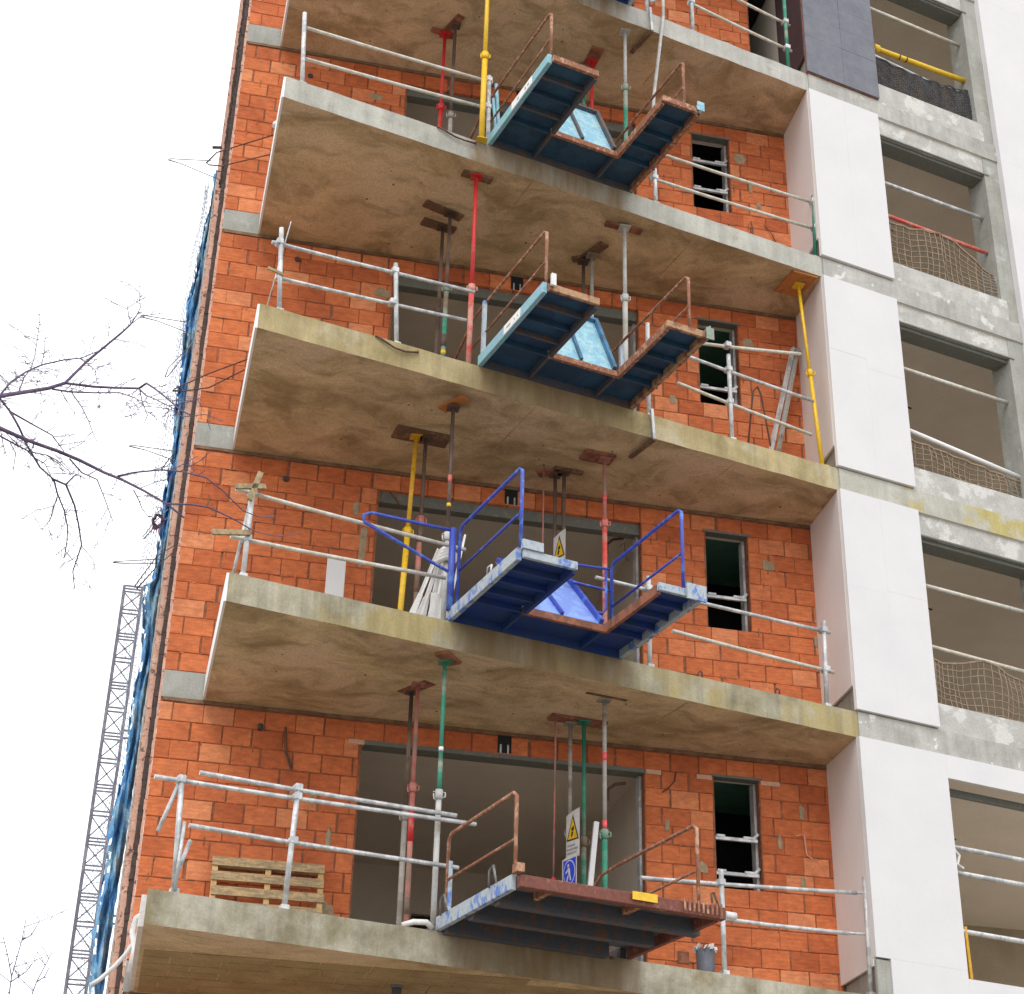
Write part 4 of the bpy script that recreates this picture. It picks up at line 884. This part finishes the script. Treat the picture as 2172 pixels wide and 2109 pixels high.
net(8.08, 10.1, 3.30, lambda f: 4.03-.16*abs(math.sin(f*5.2+.9))+.03, 8, 24, .0072, 'net_beige', 'widest beige cord net hanging in scallops from a pale tube', gath=1, seed=8)

# ---------------------------------------------------------------- left edge: blue cloth, nets, wires, mast
def blue_net():
    rn = random.Random(3); b = MB(); NZ, NX = 170, 12; P = {}
    for j in range(NZ+1):
        z = -1.6+11.5*j/NZ
        for i in range(NX+1):
            f = i/NX
            taper = min(1, (9.9-z)/2.5)*.8+.15
            wd = (.12+.10*(1 if z < 4.2 else .55+.45*math.sin(z)))*taper
            wd *= .72+.12*math.sin(z*1.7)+.08*math.sin(z*5.1)
            wd = max(wd, .03)
            x = -.15-f*wd-.004*math.sin(z*3.1)-.03*max(0, 1-z/3)
            y = .5+.05*math.sin(f*14+z*.5)+.05*math.sin(z*7+f*9)+rn.uniform(-.015,.015)
            P[i, j] = (x+rn.uniform(-.006,.006)*(2 if i > 8 else 1), y, z+rn.uniform(-.01,.01))
    vs = [P[i, j] for j in range(NZ+1) for i in range(NX+1)]
    fs = [(j*(NX+1)+i, j*(NX+1)+i+1, (j+1)*(NX+1)+i+1, (j+1)*(NX+1)+i) for j in range(NZ) for i in range(NX) if not (i > 8 and rn.random() < .25)]
    b.add(vs, fs); o = b.build('blue_scaffold_cloth', M['net_blue'])
    sm = o.modifiers.new('thick', 'SOLIDIFY'); sm.thickness = .004
    tag(o, 'crumpled blue mesh cloth hanging down the left side of the building', 'scaffold cloth')
    b = MB()
    Q = {}
    NZ, NX = 150, 5
    for j in range(NZ+1):
        z = -1.6+11.6*j/NZ
        for i in range(NX+1):
            f = i/NX; wd = .06+.10*min(1, (10.2-z)/5)+.03*math.sin(z*2.3)
            Q[i, j] = (-.27-f*wd+.05*(z-4)/8-.03*math.sin(z*1.9), .9+.1*math.sin(z*3+i), z+rn.uniform(-.02,.02))
    for i in range(NX+1): b.tube([Q[i, j] for j in range(NZ+1)], .0035, 3, cap=False)
    for j in range(NZ+1): b.tube([Q[i, j] for i in range(NX+1)], .003, 3, cap=False)
    o = b.build('fringe_net', M['net_grey']); tag(o, 'pale thin net fringe outside the blue cloth', 'net')
blue_net()
t = MB().tube([(-.24,-.2,9.74), (-.13,-.2,9.76)], .02, 6).build('bracket', M['dark_gap']); tag(t, 'small dark bracket jutting left at the top of the blue cloth', 'bracket')
WIRES = [[(.48,-.15,10.135),(-.181,-.15,9.715),(-.287,-.15,9.531),(-.253,-.15,9.506),(-.097,-.15,9.522),(.457,-.15,9.816)],[(-.107,-.15,9.311),(-.591,-.15,9.46),(-.737,-.15,9.485),(-.721,-.15,9.505),(-.229,-.15,9.575)],[(-.178,-.15,7.056),(-.593,-.15,7.17),(-.76,-.15,7.191),(-.745,-.15,7.216),(-.183,-.15,7.207)],[(-.147,-.15,6.99),(-.271,-.15,6.685),(-.388,-.15,6.441),(-.411,-.15,6.438),(-.391,-.15,6.56),(-.155,-.15,6.953)],[(.485,-.15,6.834),(.064,-.15,6.566),(-.286,-.15,6.306),(-.311,-.15,6.274),(-.196,-.15,6.286),(.084,-.15,6.38),(.453,-.15,6.68)],[(-.179,-.15,5.391),(-.499,-.15,5.474),(-.688,-.15,5.498),(-.673,-.15,5.514),(-.187,-.15,5.509)],[(-.17,-.15,4.692),(-.325,-.15,4.511),(-.393,-.15,4.395),(-.407,-.15,4.418),(-.309,-.15,4.608),(-.181,-.15,4.786)],[(-.028,-.15,4.333),(-.219,-.15,4.09),(-.39,-.15,3.81),(-.415,-.15,3.837),(-.233,-.15,4.211),(-.035,-.15,4.394)],[(-.17,-.15,4.139),(-.491,-.15,4.09),(-.673,-.15,4.078),(-.664,-.15,4.091),(-.176,-.15,4.188)]]
wl = ['rusty wire hoop reaching over the brick beside the highest full slab', 'long pale wire hoop pointing left, highest of all', 'thin grey wire hoop level with the tree branch tips, pointing straight left', 'slanting grey wire hoop pointing down left from the upper blue cloth', 'rusty wire hoop crossing the brick beside the yellowish slab', 'thin grey wire hoop pointing left above the long tree branch', 'short grey wire hoop pointing down left by the torn dark bag', 'dark wire hoop slanting down left below the torn dark bag', 'thin pale wire hoop pointing left just above the lattice mast']
for i, wpts in enumerate(WIRES):
    t = MB().tube(wpts, .0085 if i in (0, 4) else .0055, 5).build('wire_hoop', M['wire'] if i in (0, 4, 7) else M['wire_grey'], None, True)
    tag(t, wl[i], 'wire hoop', 'wire hoops sticking out at the left corner')
# white sheeting at the lowest left slab corner
b = MB(); b.tube([(.12,-.35,.30), (.06,-.34,.12), (-.02,-.3,-.02), (-.10,-.25,-.12), (-.22,-.2,-.24), (-.30,-.2,-.30)], .022, 6)
b.tube([(.10,-.45,.34), (.04,-.40,.30), (.02,-.40,.18), (.06,-.42,.02), (.04,-.4,-.2)], .03, 6)
t = b.build('white_sheeting', M['plastic'], None, True); tag(t, 'twisted white plastic strip hanging from the lowest left corner across the blue cloth', 'plastic strip')
b = MB(); b.tube([(.5,-2.3,9.0) if False else (.46,-.28,10.16), (.47,-.25,10.22), (.52,-.25,10.27)], .03, 6); t = b.build('plastic_scrap', M['plastic'], None, True); tag(t, 'small pale scrap on the left side of the highest full slab', 'scrap')
# lattice mast far behind
MY = 28.0; MX0 = -1.40; S = .50; ZT = 16.86; SEC = 1.455
t = thing('lattice_mast', 'grey steel lattice mast with cross bracing standing behind the building', 'mast', (MX0, MY, -5.6))
b = MB()
for x, y in ((0,0),(S,0),(S,S),(0,S)): b.bar((MX0+x, MY+y, -5.6), (MX0+x, MY+y, ZT), .075, .075)
b.build('leg', M['mast'], t)
ml = [o for o in t.children][0]; ml.name = 'legs'
z = ZT; n = 0
while z > -5.5:
    b = MB()
    for dz in (0, -.09, -.18, -SEC*.5, -SEC*.5-.12):
        for a, c in (((0,0),(S,0)), ((0,0),(0,S)), ((S,0),(S,S))): b.bar((MX0+a[0], MY+a[1], z+dz), (MX0+c[0], MY+c[1], z+dz), .04, .04)
    for (za, zb) in ((z-.18, z-SEC*.5), (z-SEC*.5-.12, z-SEC)):
        b.bar((MX0, MY, za), (MX0+S, MY, zb), .03, .03); b.bar((MX0+S, MY, za), (MX0, MY, zb), .03, .03)
    b.build('mast_section', M['mast'], t); z -= SEC; n += 1
for z in (12.6, 7.6): MB().bar((MX0+S, MY, z), (MX0+S+.55, MY, z+.02), .05, .05).bar((MX0+S, MY, z-.22), (MX0+S+.55, MY, z-.18), .05, .05).build('wall_tie', M['mast'], t)

# ---------------------------------------------------------------- bare tree in front, at the left
BR=[(26,[(-1.147,-8.407,1.031),(-1.097,-8.257,1.153),(-1.014,-8.041,1.321),(-0.886,-7.826,1.504),(-0.804,-7.75,1.601),(-0.77,-7.706,1.69),(-0.707,-7.653,1.835),(-0.609,-7.659,1.963),(-0.525,-7.707,2.043),(-0.474,-7.747,2.091)]),(8,[(-0.474,-7.747,2.091),(-0.501,-7.674,2.207),(-0.53,-7.598,2.346)]),(8,[(-0.474,-7.747,2.091),(-0.447,-7.756,2.161),(-0.432,-7.757,2.216),(-0.47,-7.654,2.46)]),(6,[(-0.474,-7.747,2.091),(-0.431,-7.791,2.114),(-0.379,-7.861,2.1),(-0.283,-8.003,2.031)]),(16,[(-0.804,-7.75,1.601),(-0.63,-7.82,1.561),(-0.479,-7.993,1.471),(-0.351,-8.193,1.366),(-0.31,-8.245,1.376),(-0.259,-8.347,1.287),(-0.181,-8.499,1.143),(-0.094,-8.647,0.989),(-0.035,-8.719,0.922)]),(9,[(-0.351,-8.193,1.366),(-0.303,-8.293,1.266),(-0.238,-8.412,1.175),(-0.134,-8.592,1.026),(-0.069,-8.69,0.912)]),(7,[(-0.345,-8.206,1.353),(-0.318,-8.283,1.229),(-0.274,-8.378,1.086),(-0.287,-8.361,1.037)]),(6,[(-0.278,-8.369,1.114),(-0.24,-8.437,1.057),(-0.211,-8.49,0.996)]),(11,[(-0.866,-7.815,1.508),(-0.767,-7.788,1.522),(-0.622,-7.848,1.502),(-0.463,-8.031,1.417),(-0.362,-8.2,1.295),(-0.302,-8.318,1.175)]),(8,[(-0.743,-7.8,1.5),(-0.677,-7.858,1.39),(-0.621,-7.916,1.269),(-0.583,-7.95,1.172),(-0.548,-7.974,1.099)]),(13,[(-1.098,-8.253,1.161),(-1.076,-8.089,1.352),(-1.024,-7.89,1.557),(-0.959,-7.737,1.714),(-0.844,-7.62,1.845),(-0.744,-7.617,1.877),(-0.626,-7.657,1.935)]),(8,[(-1.024,-8.049,1.326),(-1.023,-7.934,1.493),(-1.005,-7.829,1.623),(-1.009,-7.731,1.772),(-1.031,-7.57,2.038),(-1.061,-7.425,2.315)]),(6,[(-0.959,-7.737,1.714),(-0.966,-7.649,1.857),(-0.988,-7.549,2.034)]),(8,[(-0.755,-7.613,1.877),(-0.705,-7.663,1.816),(-0.641,-7.741,1.727),(-0.612,-7.825,1.58)]),(5,[(-0.643,-7.731,1.745),(-0.593,-7.765,1.755),(-0.551,-7.808,1.744)]),(26,[(-1.117,-8.468,0.865),(-1.053,-8.344,0.898),(-0.972,-8.181,0.955),(-0.887,-8.036,1.005),(-0.767,-7.913,1.041),(-0.634,-7.885,1.013),(-0.483,-7.958,0.914),(-0.376,-8.071,0.823),(-0.238,-8.239,0.679),(-0.103,-8.384,0.539),(-0.001,-8.431,0.444)]),(10,[(-0.103,-8.384,0.539),(0.027,-8.543,0.47),(0.12,-8.577,0.449),(0.249,-8.483,0.452),(0.398,-8.249,0.505),(0.54,-8.011,0.612),(0.694,-7.795,0.765)]),(10,[(-0.399,-8.053,0.852),(-0.31,-8.211,0.801),(-0.154,-8.49,0.688),(-0.041,-8.646,0.608),(0.09,-8.719,0.55),(0.191,-8.648,0.518),(0.311,-8.462,0.515),(0.417,-8.29,0.575),(0.51,-8.154,0.67)]),(7,[(-0.154,-8.49,0.688),(-0.123,-8.576,0.705),(-0.092,-8.646,0.725)]),(13,[(-1.113,-8.284,1.145),(-1.031,-8.208,1.089),(-0.969,-8.113,1.109),(-0.905,-8.028,1.123),(-0.809,-7.938,1.126),(-0.729,-7.896,1.051)]),(13,[(-1.031,-8.208,1.089),(-0.974,-8.158,1.024),(-0.916,-8.087,0.948),(-0.842,-7.96,0.894),(-0.764,-7.848,0.886),(-0.737,-7.774,0.838),(-0.69,-7.664,0.787),(-0.662,-7.557,0.731),(-0.659,-7.463,0.674),(-0.666,-7.387,0.617)]),(13,[(-0.764,-7.848,0.886),(-0.695,-7.797,0.889),(-0.635,-7.691,0.816),(-0.599,-7.573,0.743),(-0.573,-7.463,0.674),(-0.608,-7.314,0.568),(-0.586,-7.249,0.486)]),(12,[(-1.075,-8.417,0.825),(-1.044,-8.35,0.846),(-0.963,-8.179,0.895),(-0.903,-8.068,0.927),(-0.817,-7.948,0.985),(-0.736,-7.874,0.969)]),(8,[(-0.735,-7.756,0.824),(-0.748,-7.711,0.777),(-0.761,-7.654,0.725),(-0.8,-7.631,0.656)]),(9,[(-0.694,-7.88,1.018),(-0.615,-7.854,0.951),(-0.52,-7.89,0.899),(-0.468,-7.853,0.812),(-0.401,-7.778,0.7)]),(8,[(-0.695,-7.797,0.889),(-0.644,-7.839,0.944),(-0.581,-7.844,0.916)]),(7,[(-0.298,-8.14,0.729),(-0.261,-8.139,0.668),(-0.236,-8.125,0.623),(-0.191,-8.143,0.565)]),(8,[(-0.911,-8.082,0.918),(-0.883,-8.033,0.916),(-0.819,-7.939,0.932),(-0.739,-7.791,0.851)]),(7,[(-0.817,-7.948,0.985),(-0.759,-7.896,0.988),(-0.727,-7.871,0.972),(-0.664,-7.836,0.942)]),(6,[(-1.092,-8.336,1.026),(-1.02,-8.312,0.805),(-0.997,-8.264,0.769)]),(6,[(-0.995,-8.246,0.868),(-0.963,-8.186,0.84),(-0.961,-8.164,0.73)]),(7,[(-0.535,-8.0,-2.211),(-0.541,-8.0,-1.984),(-0.52,-8.0,-1.802),(-0.516,-8.0,-1.696)]),(5,[(-0.541,-8.0,-1.984),(-0.575,-8.0,-1.884),(-0.616,-8.0,-1.783)]),(5,[(-0.52,-8.0,-1.802),(-0.478,-8.0,-1.772),(-0.451,-8.0,-1.704)]),(7,[(-0.461,-8.0,-2.206),(-0.418,-8.0,-2.0),(-0.365,-8.0,-1.847)]),(5,[(-0.418,-8.0,-2.0),(-0.384,-8.0,-1.972),(-0.367,-8.0,-1.92)]),(5,[(-0.542,-8.0,-2.01),(-0.476,-8.0,-1.954),(-0.452,-8.0,-1.913)])]
def tree():
    rn = random.Random(21)
    t = thing('bare_tree', 'leafless tree whose thin dark branches reach in from the left', 'tree', (-5.2, -8.0, -5.6))
    root = Vector((-5.2, -8.0, -5.6)); fork = Vector((-3.6, -8.1, .2))
    MB().tube([root, (-5.1,-8,-3.5), (-4.6,-8.05,-1.6), fork], .16, 10, r2=.05).build('trunk', M['bark'], t, True)
    sc = .00108
    def limb(pts, r, nm='branch'): return MB().tube(pts, r, 6, r2=max(r*.4, .0022)).build(nm, M['bark'], t, True)
    br = MB(); tw = MB(); 
    for w_, pts in BR:
        pts = [Vector(p) for p in pts]; r = w_*sc/2
        if w_ >= 12: pts_ = pts
        if pts[0].x < -1.25 and pts[0].z > .2:
            pts = [fork+V(0,0,rn.uniform(-.1,.1)), fork.lerp(pts[0], .6)+V(0,0,.08)]+pts
        if w_ >= 9: limb(pts, r, 'branch')
        else: tw.tube(pts, max(r, .0032), 5, r2=.0018)
        # small side twigs with buds
        for i in range(len(pts)-1):
            a, c = pts[i], pts[i+1]; ln = (c-a).length
            if a.x < -1.4: continue
            far = a.x > -.12
            n = int(ln/.040)
            for q in range(n):
                if rn.random() < (.8 if far else .22): continue
                p = a.lerp(c, (q+rn.random())/max(n, 1)); d = (c-a).normalized()
                side = Vector((-d.z, rn.uniform(-.5,.5), d.x))*rn.choice((-1, 1)); L_ = rn.choice((.012, .015, .02, .03, .05, .09, .13, .18, .22)) if w_ > 6 else rn.choice((.01,.015,.03,.05))
                if far: L_ = min(L_, .05)
                e = p+(d*.6+side*.9).normalized()*L_; m_ = p.lerp(e, .55)+Vector((rn.uniform(-.1,.1), rn.uniform(-.1,.1), rn.uniform(-.05,.15)))*L_
                rr = .0024 if L_ > .03 else .004
                tw.tube([p, m_, e], rr, 4, r2=.0014)
                if L_ > .1:
                    for _ in range(5):
                        s_ = p.lerp(e, rn.uniform(.3, .95)); tw.tube([s_, s_+Vector((rn.uniform(-1,1), rn.uniform(-1,1), rn.uniform(-1,1)))*L_*.35], .0020, 3, r2=.0013)
    o = tw.build('twigs', M['bark'], t); tag(o, kind='stuff')
tree()
b = MB(); rn = random.Random(2); c0 = Vector((-.27, -.6, 4.40))
for i in range(9):
    a = i*.7; r_ = .05+.01*rn.random()
    p = c0+Vector((math.cos(a)*r_*.8, .01*math.sin(i), math.sin(a)*r_*1.4)); q = c0+Vector((math.cos(a+.8)*r_*.8, .01, math.sin(a+.8)*r_*1.4))
    b.tube([p, (p+q)/2+V(rn.uniform(-.02,.02), 0, rn.uniform(-.02,.02)), q], .016, 5)
for i in range(5): b.tube([c0+V(-.03+.02*i, 0, -.05), c0+V(-.05+.025*i, 0, -.14-.03*rn.random())], .012, 4, r2=.004)
t = b.build('torn_bag', paint('dark_purple_plastic', (.10,.02,.05), (.04,.01,.05), .5)); tag(t, 'torn dark red bag caught at the edge of the blue cloth', 'bag')
